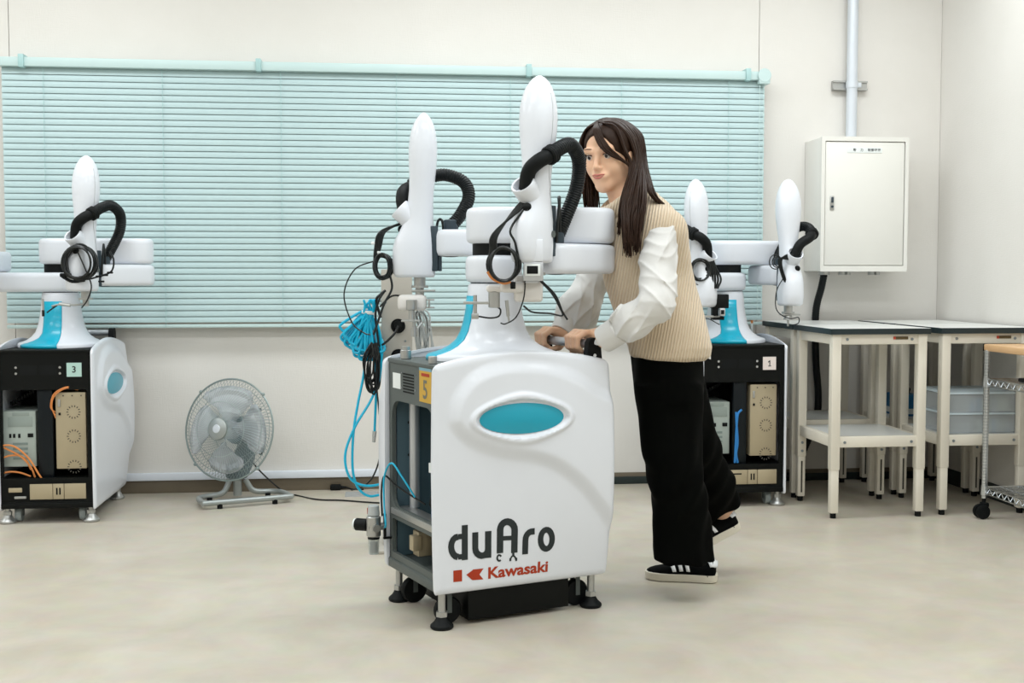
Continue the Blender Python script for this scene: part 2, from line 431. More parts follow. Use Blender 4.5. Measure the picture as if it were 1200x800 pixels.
# ================================================================ work tables
M_TOP = mat('pale_grey_laminate', '#dfe1de', 0.3, var=0.02)
M_EDGE = mat('dark_edge_band', '#1c2b2f', 0.4, var=0.08)
M_BOLT = mat('zinc_bolt', '#8e979b', 0.35, metal=0.8)
M_SLOT = mat('dark_slot', '#4d4a43', 0.7)
M_PLATE = mat('brown_maker_plate', '#5a4a2a', 0.5)
M_PLATER = mat('red_maker_plate', '#c04a34', 0.5)
def work_table(x, y, w, d, label, shelf_z=0.325, top_z=0.782):
    """x, y: front left leg; w, d: leg spacing"""
    t = empty('work_table', (x + w / 2, y + d / 2, 0), 0, label, 'table', 'adjustable white work tables in the corner')
    hw, hd = w / 2, d / 2
    ov = 0.028
    tp = MB().span((-hw - ov, -hd - ov, top_z - 0.022), (hw + ov, hd + ov, top_z), 0.0).build('tabletop', M_TOP, t)
    mb = MB(); mb.frame(rrect(-hw - ov - 0.003, hw + ov + 0.003, -hd - ov - 0.003, hd + ov + 0.003, 0.006, 2),
                        rrect(-hw - ov + 0.001, hw + ov - 0.001, -hd - ov + 0.001, hd + ov - 0.001, 0.006, 2), lambda a, b, k: (a, b, top_z - 0.024 if k else top_z - 0.001))
    mb.build('edge_band', M_EDGE, tp)
    for sy in (-1, 1):
        ap = MB().span((-hw, sy * hd - 0.012, top_z - 0.066), (hw, sy * hd + 0.012, top_z - 0.024), 0.002).build('apron', M_CREAM, t)
        for sx in (-1, 1): MB().cyl((sx * (hw - 0.045), sy * (hd + 0.0125), top_z - 0.045), (sx * (hw - 0.045), sy * (hd + 0.016), top_z - 0.045), 0.006, 8).build('bolt', M_BOLT, ap)
        if sy < 0:
            MB().span((hw - 0.115, -hd - 0.0145, top_z - 0.046), (hw - 0.062, -hd - 0.012, top_z - 0.034)).build('maker_plate', M_PLATE, ap)
            MB().span((hw - 0.125, -hd - 0.0145, top_z - 0.046), (hw - 0.115, -hd - 0.012, top_z - 0.034)).build('maker_plate_mark', M_PLATER, ap)
    for sx in (-1, 1):
        MB().span((sx * hw - 0.012, -hd, top_z - 0.066), (sx * hw + 0.012, hd, top_z - 0.024), 0.002).build('apron', M_CREAM, t)
        for sy in (-1, 1):
            lg = MB().span((sx * hw - 0.019, sy * hd - 0.019, 0.20), (sx * hw + 0.019, sy * hd + 0.019, top_z - 0.024), 0.003).build('leg', M_CREAM, t)
            MB().span((sx * hw - 0.0165, sy * hd - 0.0165, 0.022), (sx * hw + 0.0165, sy * hd + 0.0165, 0.205), 0.003).build('leg_extension', M_CREAM, lg)
            MB().cyl((sx * hw, sy * hd, 0), (sx * hw, sy * hd, 0.024), 0.0125, 12).build('leg_foot', M_RUBBER, lg)
            if sy > 0:
                MB().span((sx * hw - 0.0035, sy * hd - 0.0178, 0.04), (sx * hw + 0.0035, sy * hd - 0.0150, 0.18)).build('slot', M_SLOT, lg)
                for bz in (0.225, 0.262): MB().cyl((sx * hw, sy * hd - 0.022, bz), (sx * hw, sy * hd - 0.018, bz), 0.006, 8).build('leg_bolt', M_BOLT, lg)
    sh = MB().span((-hw + 0.012, -hd + 0.008, shelf_z - 0.004), (hw - 0.012, hd - 0.008, shelf_z), 0).build('shelf', M_TOP, t)
    mb = MB()
    for sy in (-1, 1): mb.span((-hw, sy * hd - 0.013, shelf_z - 0.045), (hw, sy * hd + 0.013, shelf_z), 0.002)
    for sx in (-1, 1): mb.span((sx * hw - 0.013, -hd, shelf_z - 0.045), (sx * hw + 0.013, hd, shelf_z), 0.002)
    mb.build('shelf_rail', M_CREAM, sh)
    for sx in (-1, 1): MB().cyl((sx * (hw - 0.04), -hd - 0.0132, shelf_z - 0.024), (sx * (hw - 0.04), -hd - 0.0162, shelf_z - 0.024), 0.006, 8).build('shelf_bolt', M_BOLT, sh)
    return t
work_table(1.866, 4.695, 0.366, 0.385, 'narrow white work table at the front, between robot cart 1 and the wire rack', 0.338)
work_table(1.866, 5.160, 0.366, 0.350, 'narrow white work table against the back wall, behind the front table', 0.350)
work_table(2.345, 4.715, 0.345, 0.385, 'white work table by the right wall with stacked clear drawers on its shelf', 0.335)
work_table(2.345, 5.180, 0.345, 0.335, 'white work table in the far corner under the electrical cabinet', 0.345)

# ---- clear storage boxes on the right table shelf
M_CLEARBOX = mat('translucent_blue_white_plastic', '#eaf1f5', 0.25, var=0.02, alpha=0.3)
M_CLEARRIM = mat('frosted_plastic_rim', '#d5e4ec', 0.4, var=0.02)
def storage_box(x, y, z, w, d, h, label, seed):
    rnd = random.Random(seed)
    b = empty('storage_box', (x, y, z), 0, label, 'box', 'clear plastic boxes on the table shelf')
    mb = MB(); hw, hd = w / 2, d / 2; th = 0.003
    mb.span((-hw, -hd, 0), (hw, hd, th))
    mb.span((-hw, -hd, th), (hw, -hd + th, h)); mb.span((-hw, hd - th, th), (hw, hd, h))
    mb.span((-hw, -hd + th, th), (-hw + th, hd - th, h)); mb.span((hw - th, -hd + th, th), (hw, hd - th, h))
    mb.build('bin', M_CLEARBOX, b)
    mb = MB(); mb.span((-hw - 0.004, -hd - 0.004, h), (hw + 0.004, hd + 0.004, h + 0.008), 0.002)
    mb.build('lid', M_CLEARRIM, b)
    cols = ['#7f8f8e', '#a9bcb6', '#4f8fb8', '#5f6e6a', '#c2cfc6', '#8fa8bd']
    n = 12
    mats = [mat('stored_part_%d' % k, c, 0.6, var=0.1) for k, c in enumerate(cols)]
    x0 = -hw + 0.09
    for k in range(n):
        ww = (w - 0.10) / n
        hh = h * rnd.uniform(0.55, 0.82)
        MB().span((x0 + k * ww, -hd + 0.012, th), (x0 + k * ww + ww * 0.86, hd - 0.02, hh)).build('stored_pack', rnd.choice(mats), b)
    return b
storage_box(2.525, 4.885, 0.336, 0.30, 0.29, 0.078, 'clear plastic box of small packs, lower of the two on the shelf', 1)
storage_box(2.525, 4.885, 0.4225, 0.30, 0.29, 0.078, 'clear plastic box of small packs, upper of the two on the shelf', 2)
M_BLUEBOX = mat('blue_card_box', '#1e6c9c', 0.5)
mb = MB(); mb.span((-0.05, -0.07, 0), (0.05, 0.07, 0.10), 0.003)
o = mb.build('parts_box', M_BLUEBOX, loc=(2.45, 5.33, 0.3465)); tag(o, 'small blue box on the shelf of the far corner table', 'box')
MB().span((-0.051, -0.071, 0.010), (0.051, 0.071, 0.035), 0.001).build('paper_band', M_LABEL, o)
mb = MB()
mb.tube(smooth_path([(-0.03, -0.02, 0.105), (-0.045, -0.03, 0.12), (-0.02, -0.03, 0.135), (0.02, -0.02, 0.125), (0.03, 0.0, 0.106)], 6), 0.005, 8)
tag(mb.build('coiled_lead', M_CABLE, loc=(2.45, 5.33, 0.3465)), 'short black lead lying on the blue box in the corner', 'cable')

# ================================================================ wire rack trolley at the right edge
rk = empty('wire_rack', (2.59, 4.28, 0), 0, 'chrome wire shelf trolley with a wooden top at the right edge', 'rack')
M_WOOD = mat('pale_maple_board', '#d9b184', 0.4, var=0.12, scale=6)
RX0, RX1, RY0, RY1 = -0.112, 0.112, -0.36, 0.335
mb = MB(); mb.span((RX0 - 0.005, RY0 - 0.02, 0.690), (RX1 + 0.01, RY1 + 0.02, 0.718), 0.004)
wt = mb.build('wooden_top', M_WOOD, rk)
MB().span((RX0 - 0.006, RY1 + 0.0205, 0.689), (RX1 + 0.011, RY1 + 0.026, 0.7185), 0.002).build('top_edge', M_RUBBER, wt)
for sx in (RX0, RX1):
    for sy in (RY0, RY1):
        zz = [0.085 + 0.0127 * i for i in range(48)]
        pts, rr = [], []
        for z in zz: pts += [(sx, sy, z), (sx, sy, z + 0.0095), (sx, sy, z + 0.0105), (sx, sy, z + 0.0117)]; rr += [0.0125, 0.0125, 0.0112, 0.0112]
        ps = MB().tube(pts, rr, 14).build('post', M_CHROME, rk)
        mb = MB(); mb.cyl((sx, sy, 0.055), (sx, sy, 0.10), 0.008, 10)
        mb.span((sx - 0.012, sy - 0.016, 0.048), (sx + 0.016, sy + 0.016, 0.068), 0.005); mb.build('caster_housing', M_RUBBER, ps)
        mb = MB()
        for q in (-0.014, 0.014):
            mb.lathe([(0.020, q - 0.009), (0.028, q - 0.007), (0.030, q), (0.028, q + 0.007), (0.020, q + 0.009)], 20,
                     Matrix.Translation((sx - 0.01, sy, 0.030)) @ Matrix.Rotation(math.pi / 2, 4, 'X'))
        mb.build('caster_wheel', M_RUBBER, ps)
for sz in (0.55, 0.105):
    sh = MB()
    for a, b in (((RX0, RY0), (RX1, RY0)), ((RX0, RY1), (RX1, RY1)), ((RX0, RY0), (RX0, RY1)), ((RX1, RY0), (RX1, RY1))):
        a, b = Vector((*a, sz)), Vector((*b, sz))
        for dz in (0.0, 0.026): sh.cyl(a + Vector((0, 0, dz)), b + Vector((0, 0, dz)), 0.003, 8)
        L = (b - a).length; n = int(L / 0.022)
        sh.tube([a.lerp(b, i / n) + Vector((0, 0, 0.013 + (0.012 if i % 2 else -0.012))) for i in range(n + 1)], 0.0022, 6)
    n = 28
    for i in range(1, n): sh.cyl((RX0, RY0 + (RY1 - RY0) * i / n, sz + 0.026), (RX1, RY0 + (RY1 - RY0) * i / n, sz + 0.026), 0.0018, 6)
    for i in range(1, 3): sh.cyl((RX0 + (RX1 - RX0) * i / 3, RY0, sz + 0.022), (RX0 + (RX1 - RX0) * i / 3, RY1, sz + 0.022), 0.003, 6)
    for sx in (RX0, RX1):
        for sy in (RY0, RY1): sh.cyl((sx, sy, sz - 0.006), (sx, sy, sz + 0.032), 0.0165, 14, 0.0145)
    sh.build('wire_shelf', M_CHROME, rk)
tag(MB().span((-0.075, -0.10, 0), (0.075, 0.10, 0.014), 0.004).build('black_tray', M_RUBBER, loc=(2.60, 4.36, 0.5785)), 'flat black tray lying on the upper wire shelf', 'tray')

# ================================================================ floor fan
M_FANGREY = mat('silver_grey_fan_steel', '#a3a9a8', 0.35, metal=0.5, var=0.04)
M_FANDARK = mat('grey_fan_motor_plastic', '#5f6f75', 0.45, var=0.05)
M_BLADE = mat('clear_fan_blade', '#eef3f8', 0.12, var=0.02, trans=0.72, ior=1.12)
M_WIRE = mat('grey_guard_wire', '#93a09f', 0.4, metal=0.4, var=0.04)
fan_base = at_z(284, 588.5, 0.0)
fn = empty('floor_fan', fan_base, 0, 'grey floor fan with clear blades standing before the back wall', 'fan')
frz = math.radians(-14)
Rb = Matrix.Rotation(math.radians(20), 4, 'Z')
mb = MB()
lp = [(-0.185, -0.085), (-0.165, -0.095), (0.165, -0.095), (0.19, -0.075), (0.185, 0.02), (0.15, 0.065), (0.07, 0.075), (0.035, 0.085)]
zl = [0.027] * 6 + [0.035, 0.085]
right_side = [(x, y, z) for (x, y), z in zip(lp, zl)]
left_half = [(-0.035, 0.085, 0.085), (-0.07, 0.075, 0.035), (-0.15, 0.065, 0.027), (-0.185, 0.02, 0.027)]
mb.tube(smooth_path(left_half + right_side, 6), 0.0125, 10)
mb.xf(Rb).build('base_frame', M_FANGREY, fn)
for qx, qy in ((-0.12, -0.095), (0.12, -0.095), (-0.13, 0.06), (0.13, 0.06)):
    MB().cyl((qx, qy, 0), (qx, qy, 0.022), 0.012, 10).xf(Rb).build('rubber_foot', M_RUBBER, fn)
MB().cyl((0, 0.085, 0.018), (0, 0.085, 0.15), 0.019, 14).xf(Rb).build('post', M_FANGREY, fn)
# head: local frame with +Y to the back, tilted up a little and turned to the left of the camera
HC = Vector((-0.052, -0.015, 0.325))
HM = Matrix.Translation(HC) @ Matrix.Rotation(math.radians(-27), 4, 'Z') @ Matrix.Rotation(math.radians(-9), 4, 'X')
RG = 0.222
mb = MB()
mb.lathe([(0.0, -0.02), (0.055, -0.018), (0.062, 0.0), (0.062, 0.07), (0.05, 0.10), (0.0, 0.105)], 24, HM @ Matrix.Rotation(-math.pi / 2, 4, 'X') @ Matrix.Translation((0, 0, 0.06)))
mb.build('motor', M_FANDARK, fn)
mb = MB(); a = HM @ Vector((0, 0.13, 0)); b = Rb @ Vector((0, 0.085, 0.13))
mb.tube(smooth_path([a, a.lerp(b, 0.5) + Vector((0.02, 0.01, 0.0)), b], 6), [0.035 + 0.02 * i / 12 for i in range(13)], 14)
mb.box(Vector(b) + Vector((0, 0, 0.0)), (0.10, 0.09, 0.07), 0.02)
mb.build('motor_mount', M_FANDARK, fn)
for front in (1, 0):
    mb = MB()
    def gp(r):
        q = (r / RG)
        return (-0.085 * (1 - q ** 2.6) if front else 0.085 * (1 - q ** 2.6))
    n = 84
    for i in range(n):
        a = 2 * math.pi * i / n
        rr = [0.05, 0.10, 0.15, 0.185, 0.208, RG]
        tw = [0.35 * (1 - r / RG) for r in rr]
        mb.tube([HM @ Vector((r * math.cos(a + w), gp(r), r * math.sin(a + w))) for r, w in zip(rr, tw)], 0.0009, 4, cap=False)
    for r in (0.05, 0.12, 0.185):
        mb.tube([HM @ Vector((r * math.cos(2 * math.pi * i / 40), gp(r), r * math.sin(2 * math.pi * i / 40))) for i in range(40)], 0.0014, 5, closed=True)
    mb.build('front_guard' if front else 'rear_guard', M_WIRE, fn)
mb = MB(); mb.tube([HM @ Vector((RG * math.cos(2 * math.pi * i / 60), 0, RG * math.sin(2 * math.pi * i / 60))) for i in range(60)], 0.0042, 8, closed=True)
for k in range(4):
    a = math.radians(45 + 90 * k); mb.ball(HM @ Vector(((RG + 0.004) * math.cos(a), 0, (RG + 0.004) * math.sin(a))), 0.008, 8)
mb.build('guard_ring', M_WIRE, fn)
mb = MB(); mb.lathe([(0.0, -0.096), (0.03, -0.095), (0.046, -0.088), (0.048, -0.080), (0.0, -0.080)], 28, HM @ Matrix.Rotation(-math.pi / 2, 4, 'X'))
cap_o = mb.build('guard_badge', M_FANGREY, fn)
mb = MB(); mb.lathe([(0.0, -0.0985), (0.017, -0.0975), (0.019, -0.095), (0.0, -0.094)], 20, HM @ Matrix.Rotation(-math.pi / 2, 4, 'X')); mb.build('badge_disc', M_PIPE, cap_o)
mb = MB(); mb.lathe([(0.0, -0.055), (0.03, -0.05), (0.04, -0.03), (0.04, 0.04), (0.0, 0.04)], 24, HM @ Matrix.Rotation(-math.pi / 2, 4, 'X')); mb.build('hub', M_BLADE, fn)
for k in range(4):
    a0 = math.radians(80 + 90 * k); g = []
    for i in range(9):
        r = 0.038 + (0.192 - 0.038) * i / 8
        wid = math.radians(20 + 26 * math.sin(min(1, i / 7) * math.pi / 2)) * (1 if i < 8 else 0.8)
        row = []
        for j in range(7):
            f = j / 6 - 0.5
            ang = a0 + f * 2 * wid * 0.85 + 0.25 * i / 8
            row.append(HM @ Vector((r * math.cos(ang), -f * 0.055 - 0.01 + 0.006 * math.sin(i * 2.4), r * math.sin(ang))))
        g.append(row)
    mb = MB(); mb.rings(g, cap=False, wrap=False)
    o = mb.build('blade', M_BLADE, fn)
    md = o.modifiers.new('thickness', 'SOLIDIFY'); md.thickness = 0.0022
# carrying hook, tilt knob
mb = MB(); mb.tube(smooth_path([HM @ Vector((0.055, 0.10, -0.05)), HM @ Vector((0.085, 0.11, -0.09)), HM @ Vector((0.105, 0.11, -0.10)), HM @ Vector((0.11, 0.11, -0.075))], 6), 0.004, 8)
mb.build('cord_hook', M_RUBBER, fn)
mb = MB(); mb.cyl(HM @ Vector((0.03, 0.08, 0.05)), HM @ Vector((0.075, 0.08, 0.085)), 0.007, 10); mb.box((0, 0, 0), (0.035, 0.02, 0.02), 0.004, HM @ Matrix.Translation((0.085, 0.08, 0.093)))
mb.build('oscillation_knob', M_FANDARK, fn)
# fan lead along the floor
fl = [HM @ Vector((0.0, 0.13, -0.09)) + fan_base, Vector((fan_base.x + 0.07, fan_base.y + 0.10, 0.12)), Vector((fan_base.x + 0.17, fan_base.y + 0.10, 0.028)), at_z(347, 580, 0.004), at_z(372, 585, 0.004), at_z(400, 586, 0.004), at_z(428, 588, 0.004), at_z(452, 589, 0.004), at_z(475, 586, 0.004)]
mb = MB(); mb.tube(smooth_path([p - fan_base for p in fl], 8), 0.0035, 6)
tag(mb.build('fan_lead', M_CABLE, loc=fan_base), 'thin black power lead trailing across the floor from the fan', 'cable')
# plug and clear mat
b0 = at_z(401, 574, 0.0)
mb = MB(); mb.box((-0.03, 0, 0.014), (0.05, 0.028, 0.026), 0.006); mb.cyl((-0.005, 0, 0.013), (0.02, 0, 0.012), 0.008, 8, 0.005)
mb.tube(smooth_path([(0.02, 0, 0.012), (0.05, -0.01, 0.004), (0.10, -0.01, 0.004)], 6), 0.004, 6)
tag(mb.build('power_plug', M_RUBBER, loc=b0), 'black power plug lying at the foot of the back wall', 'plug')
b0 = at_z(424, 579, 0.0)
M_MAT = mat('clear_vinyl_sheet', '#cfd3d3', 0.15, var=0.02, alpha=0.6)
tag(MB().box((0, 0, 0.0012), (0.15, 0.12, 0.0022)).build('clear_sheet', M_MAT, loc=b0), 'clear plastic sheet lying on the floor under the blue hose', 'sheet')
# ================================================================ dual arm robots on carts
YAWC = math.radians(6.5)
VR = Vector((math.cos(YAWC), -math.sin(YAWC), 0)); VF = Vector((math.sin(YAWC), math.cos(YAWC), 0))
HS = 0.205            # half width across the two shells
ZB, ZT_, ZARCH = 0.053, 0.700, 0.735

def sstep(a, b, x):
    t = max(0.0, min(1.0, (x - a) / (b - a))); return t * t * (3 - 2 * t)
def seg_dist(p, a, b):
    ax, ay = a; bx, by = b; px, py = p
    dx, dy = bx - ax, by - ay
    t = max(0, min(1, ((px - ax) * dx + (py - ay) * dy) / (dx * dx + dy * dy + 1e-12)))
    return math.hypot(px - ax - t * dx, py - ay - t * dy)
# outline of the raised swoosh on the shell face (x along the cart, z up), traced as one closed region
SWOOSH = [(-0.222, 0.555), (-0.205, 0.612), (-0.150, 0.668), (-0.06, 0.692), (0.05, 0.688), (0.15, 0.660), (0.23, 0.610), (0.33, 0.53),
          (0.33, 0.19), (0.245, 0.265), (0.185, 0.335), (0.10, 0.402), (0.02, 0.432), (-0.08, 0.450), (-0.165, 0.487), (-0.21, 0.525)]
def in_poly(p, poly):
    c = False; x, y = p; n = len(poly)
    for i in range(n):
        x1, y1 = poly[i]; x2, y2 = poly[i - 1]
        if (y1 > y) != (y2 > y) and x < (x2 - x1) * (y - y1) / (y2 - y1) + x1: c = not c
    return c
_SW = [(p.x, p.y) for p in smooth_path([(x, z, 0) for x, z in SWOOSH], 4, True)]
ELX, ELZ, ELA, ELB = -0.016, 0.543, 0.131, 0.044
def shell_out(x, z):
    """how far the shell face stands out from its base plane"""
    b = 0.032 * sstep(-0.22, 0.28, x) * max(0, 1 - ((z - 0.40) / 0.36) ** 2)
    d = min(seg_dist((x, z), _SW[i - 1], _SW[i]) for i in range(len(_SW)))
    if not in_poly((x, z), _SW): d = -d
    r = 0.016 * sstep(-0.024, 0.024, d)
    # oval badge recess with a raised lip
    e = math.hypot((x - ELX) / ELA, (z - ELZ) / ELB)
    ed = (e - 1) * math.hypot(x - ELX, z - ELZ) / max(e, 1e-3)
    rim = 0.008 * sstep(0.036, 0.022, ed)
    rec = -0.013 * sstep(0.015, 0.005, ed)
    # rounded rim of the moulding
    zt = ZT_ + (ZARCH - ZT_) * (1 - (x / 0.28) ** 2)
    q = min(0.285 - abs(x), zt - z, z - ZB)
    edge = -0.012 * (1 - math.sqrt(max(0, 1 - (1 - min(1, q / 0.022)) ** 2)))
    return b + r + rim + rec + edge
_shell_mesh = {}
def shell_mesh(rich):
    if rich in _shell_mesh: return _shell_mesh[rich]
    bm = bmesh.new()
    nx, nz = (150, 170) if rich else (40, 40)
    f, g, V = [], [], None
    def bias(t): return t + 0.06 * math.sin(2 * math.pi * t) * -1
    for j in range(nz + 1):
        row = []
        for i in range(nx + 1):
            s = bias(i / nx) * 2 - 1; t = bias(j / nz)
            zt0 = ZB + t * (ZT_ - ZB)
            half = 0.28 + 0.005 * (1 - ((zt0 - 0.42) / 0.34) ** 2)
            rc = 0.020
            if t * 0.65 < rc: half -= rc - math.sqrt(max(0, rc * rc - (rc - t * 0.65) ** 2)) if s > 0 else (rc - math.sqrt(max(0, rc * rc - (rc - t * 0.65) ** 2))) * 0.4
            if (1 - t) * 0.65 < rc: half -= rc - math.sqrt(max(0, rc * rc - (rc - (1 - t) * 0.65) ** 2))
            x = s * half
            z = ZB + t * (ZT_ + (ZARCH - ZT_) * (1 - (x / 0.28) ** 2) - ZB)
            row.append(bm.verts.new((x, -(HS - 0.012 + (shell_out(x, z) if rich else shell_out(x, z))), z)))
        f.append(row)
    back = {}
    rimv = [f[0][i] for i in range(nx)] + [f[j][nx] for j in range(nz)] + [f[nz][i] for i in range(nx, 0, -1)] + [f[j][0] for j in range(nz, 0, -1)]
    for j in range(nz):
        for i in range(nx): bm.faces.new((f[j][i], f[j][i + 1], f[j + 1][i + 1], f[j + 1][i]))
    bk = [bm.verts.new((v.co.x * 0.995, -(HS - 0.026), v.co.z)) for v in rimv]
    n = len(rimv)
    for k in range(n): bm.faces.new((rimv[(k + 1) % n], rimv[k], bk[k], bk[(k + 1) % n]))
    bk2 = [bm.verts.new((v.co.x * 0.97, -(HS - 0.026), 0.4 + (v.co.z - 0.4) * 0.975)) for v in bk]
    for k in range(n): bm.faces.new((bk[(k + 1) % n], bk[k], bk2[k], bk2[(k + 1) % n]))
    bk3 = [bm.verts.new((v.co.x, -(HS - 0.022), v.co.z)) for v in bk2]
    for k in range(n): bm.faces.new((bk2[(k + 1) % n], bk2[k], bk3[k], bk3[(k + 1) % n]))
    bm.faces.new(bk3)
    bmesh.ops.recalc_face_normals(bm, faces=bm.faces)
    me = bpy.data.meshes.new('shell'); bm.to_mesh(me); bm.free()
    me.polygons.foreach_set('use_smooth', [True] * len(me.polygons)); me.set_sharp_from_angle(angle=math.radians(45))
    me.materials.append(M_WHITE)
    _shell_mesh[rich] = me
    return me
def stroke(path, w, close=False, ends=True):
    """2D outline polygon of a thick polyline (open), used for the drawn letters"""
    P = [Vector((x, y)) for x, y in path]; L, R = [], []
    for i, p in enumerate(P):
        a = P[max(0, i - 1)]; b = P[min(len(P) - 1, i + 1)]
        if close: a = P[i - 1]; b = P[(i + 1) % len(P)]
        d = (b - a).normalized(); n = Vector((-d.y, d.x)) * (w / 2)
        L.append(p + n); R.append(p - n)
    return L, R
def arc2(cx, cy, rx, ry, a0, a1, n=10):
    return [(cx + rx * math.cos(math.radians(a0 + (a1 - a0) * i / n)), cy + ry * math.sin(math.radians(a0 + (a1 - a0) * i / n))) for i in range(n + 1)]
def logo_lettering(shell):
    """duAro and Kawasaki as thin raised print following the shell face"""
    # unit box: photographed lettering, u in pixels to the right, w in pixels up (both /1000 of a metre by the factors below)
    def fn(x, z): return (x, -(HS - 0.012 + shell_out(x, z)) - 0.0009, z)
    def put(name, strokes, m, polys=()):
        V, Fc = [], []
        for path, w, close in strokes:
            P = [Vector((x, y, 0)) for x, y in path]
            L, R = stroke(path, w, close)
            b = len(V); n = len(L)
            V += [tuple(p) for p in L] + [tuple(p) for p in R]
            for i in range(n if close else n - 1):
                k = (i + 1) % n
                Fc.append((b + i, b + n + i, b + n + k, b + k))
        for poly in polys:
            b = len(V); V += list(poly); Fc.append(tuple(range(b, b + len(poly))))
        return flat_mesh(name, V, Fc, fn, m, shell)
    X = lambda px: -0.28 + (px - 45) / (1160 - 45) * 0.565          # crop pixels of the enlarged photo -> cart x
    def Z(px, py):                                                   # undo the slant of the baseline
        yb = 545 - (px - 45) * 0.1235                                # shell's lower edge in the crop
        k = 0.02305 / 42 * (1 + 0.00006 * (px - 45))
        return ZB + (yb - py) * k
    def arc2(cx, cy, rx, ry, a0, a1, n=10):
        return [(cx + rx * math.cos(math.radians(a0 + (a1 - a0) * i / n)), cy - ry * math.sin(math.radians(a0 + (a1 - a0) * i / n))) for i in range(n + 1)]
    def S(path, wpx, close=False): return ([(X(a), Z(a, b)) for a, b in path], wpx * 0.565 / 1115, close)
    w = 37
    put('letter', [S(arc2(187, 285, 42, 52, 90, 270, 8)[:], w), S([(187, 337), (226, 333)], 30), S([(187, 233), (226, 229)], 30), S([(228, 172), (228, 352)], w)], M_INK)
    put('letter', [S([(292, 208), (292, 290)] + arc2(331, 290, 39, 38, 180, 360, 8)[1:] + [(370, 200)], w), S([(372, 200), (372, 338)], w)], M_INK)
    put('letter', [S([(444, 312), (444, 190)] + arc2(489, 192, 45, 44, 180, 0, 10)[1:-1] + [(533, 190), (533, 308)], w + 3), S([(444, 236), (533, 230)], 26)], M_INK)
    put('letter_foot', [S(arc2(440, 337, 13, 15, 30, 315, 10), 11), S(arc2(527, 352, 18, 28, 165, 15, 8), 10), S([(527, 324), (527, 308)], 14), S([(509, 352), (509, 336)], 12), S([(546, 350), (546, 333)], 12)], M_INK)
    put('letter', [S([(601, 314), (601, 245)] + arc2(645, 240, 44, 46, 180, 92, 6)[1:] + [(658, 192)], w)], M_INK)
    put('letter', [S(arc2(733, 232, 37, 50, 0, 360, 22)[:-1], w - 2, True)], M_INK)
    put('emblem_square', [], M_REDINK, [[(X(a), Z(a, b)) for a, b in ((158, 408), (211, 402), (211, 462), (158, 467))]])
    put('emblem_arrow', [], M_REDINK, [[(X(a), Z(a, b)) for a, b in ((237, 428), (275, 404), (275, 420), (275, 440), (275, 456))],
        [(X(a), Z(a, b)) for a, b in ((262, 415), (278, 400), (343, 393), (318, 425), (342, 450), (278, 455), (262, 440))]])
    V, Fc = text_mesh('Kawasaki', 0.0385, 0.0011)
    sh = 0.1235 * 0
    xs = [v[0] for v in V]; wd = max(xs) - min(xs)
    x0, x1 = X(372), X(750); sc = (x1 - x0) / wd
    flat_mesh('maker_lettering', V, Fc, lambda x, y: fn((x0 + x1) / 2 + (x - (max(xs) + min(xs)) / 2) * sc, Z(560, 398) + y * 1.18), M_REDINK, shell)

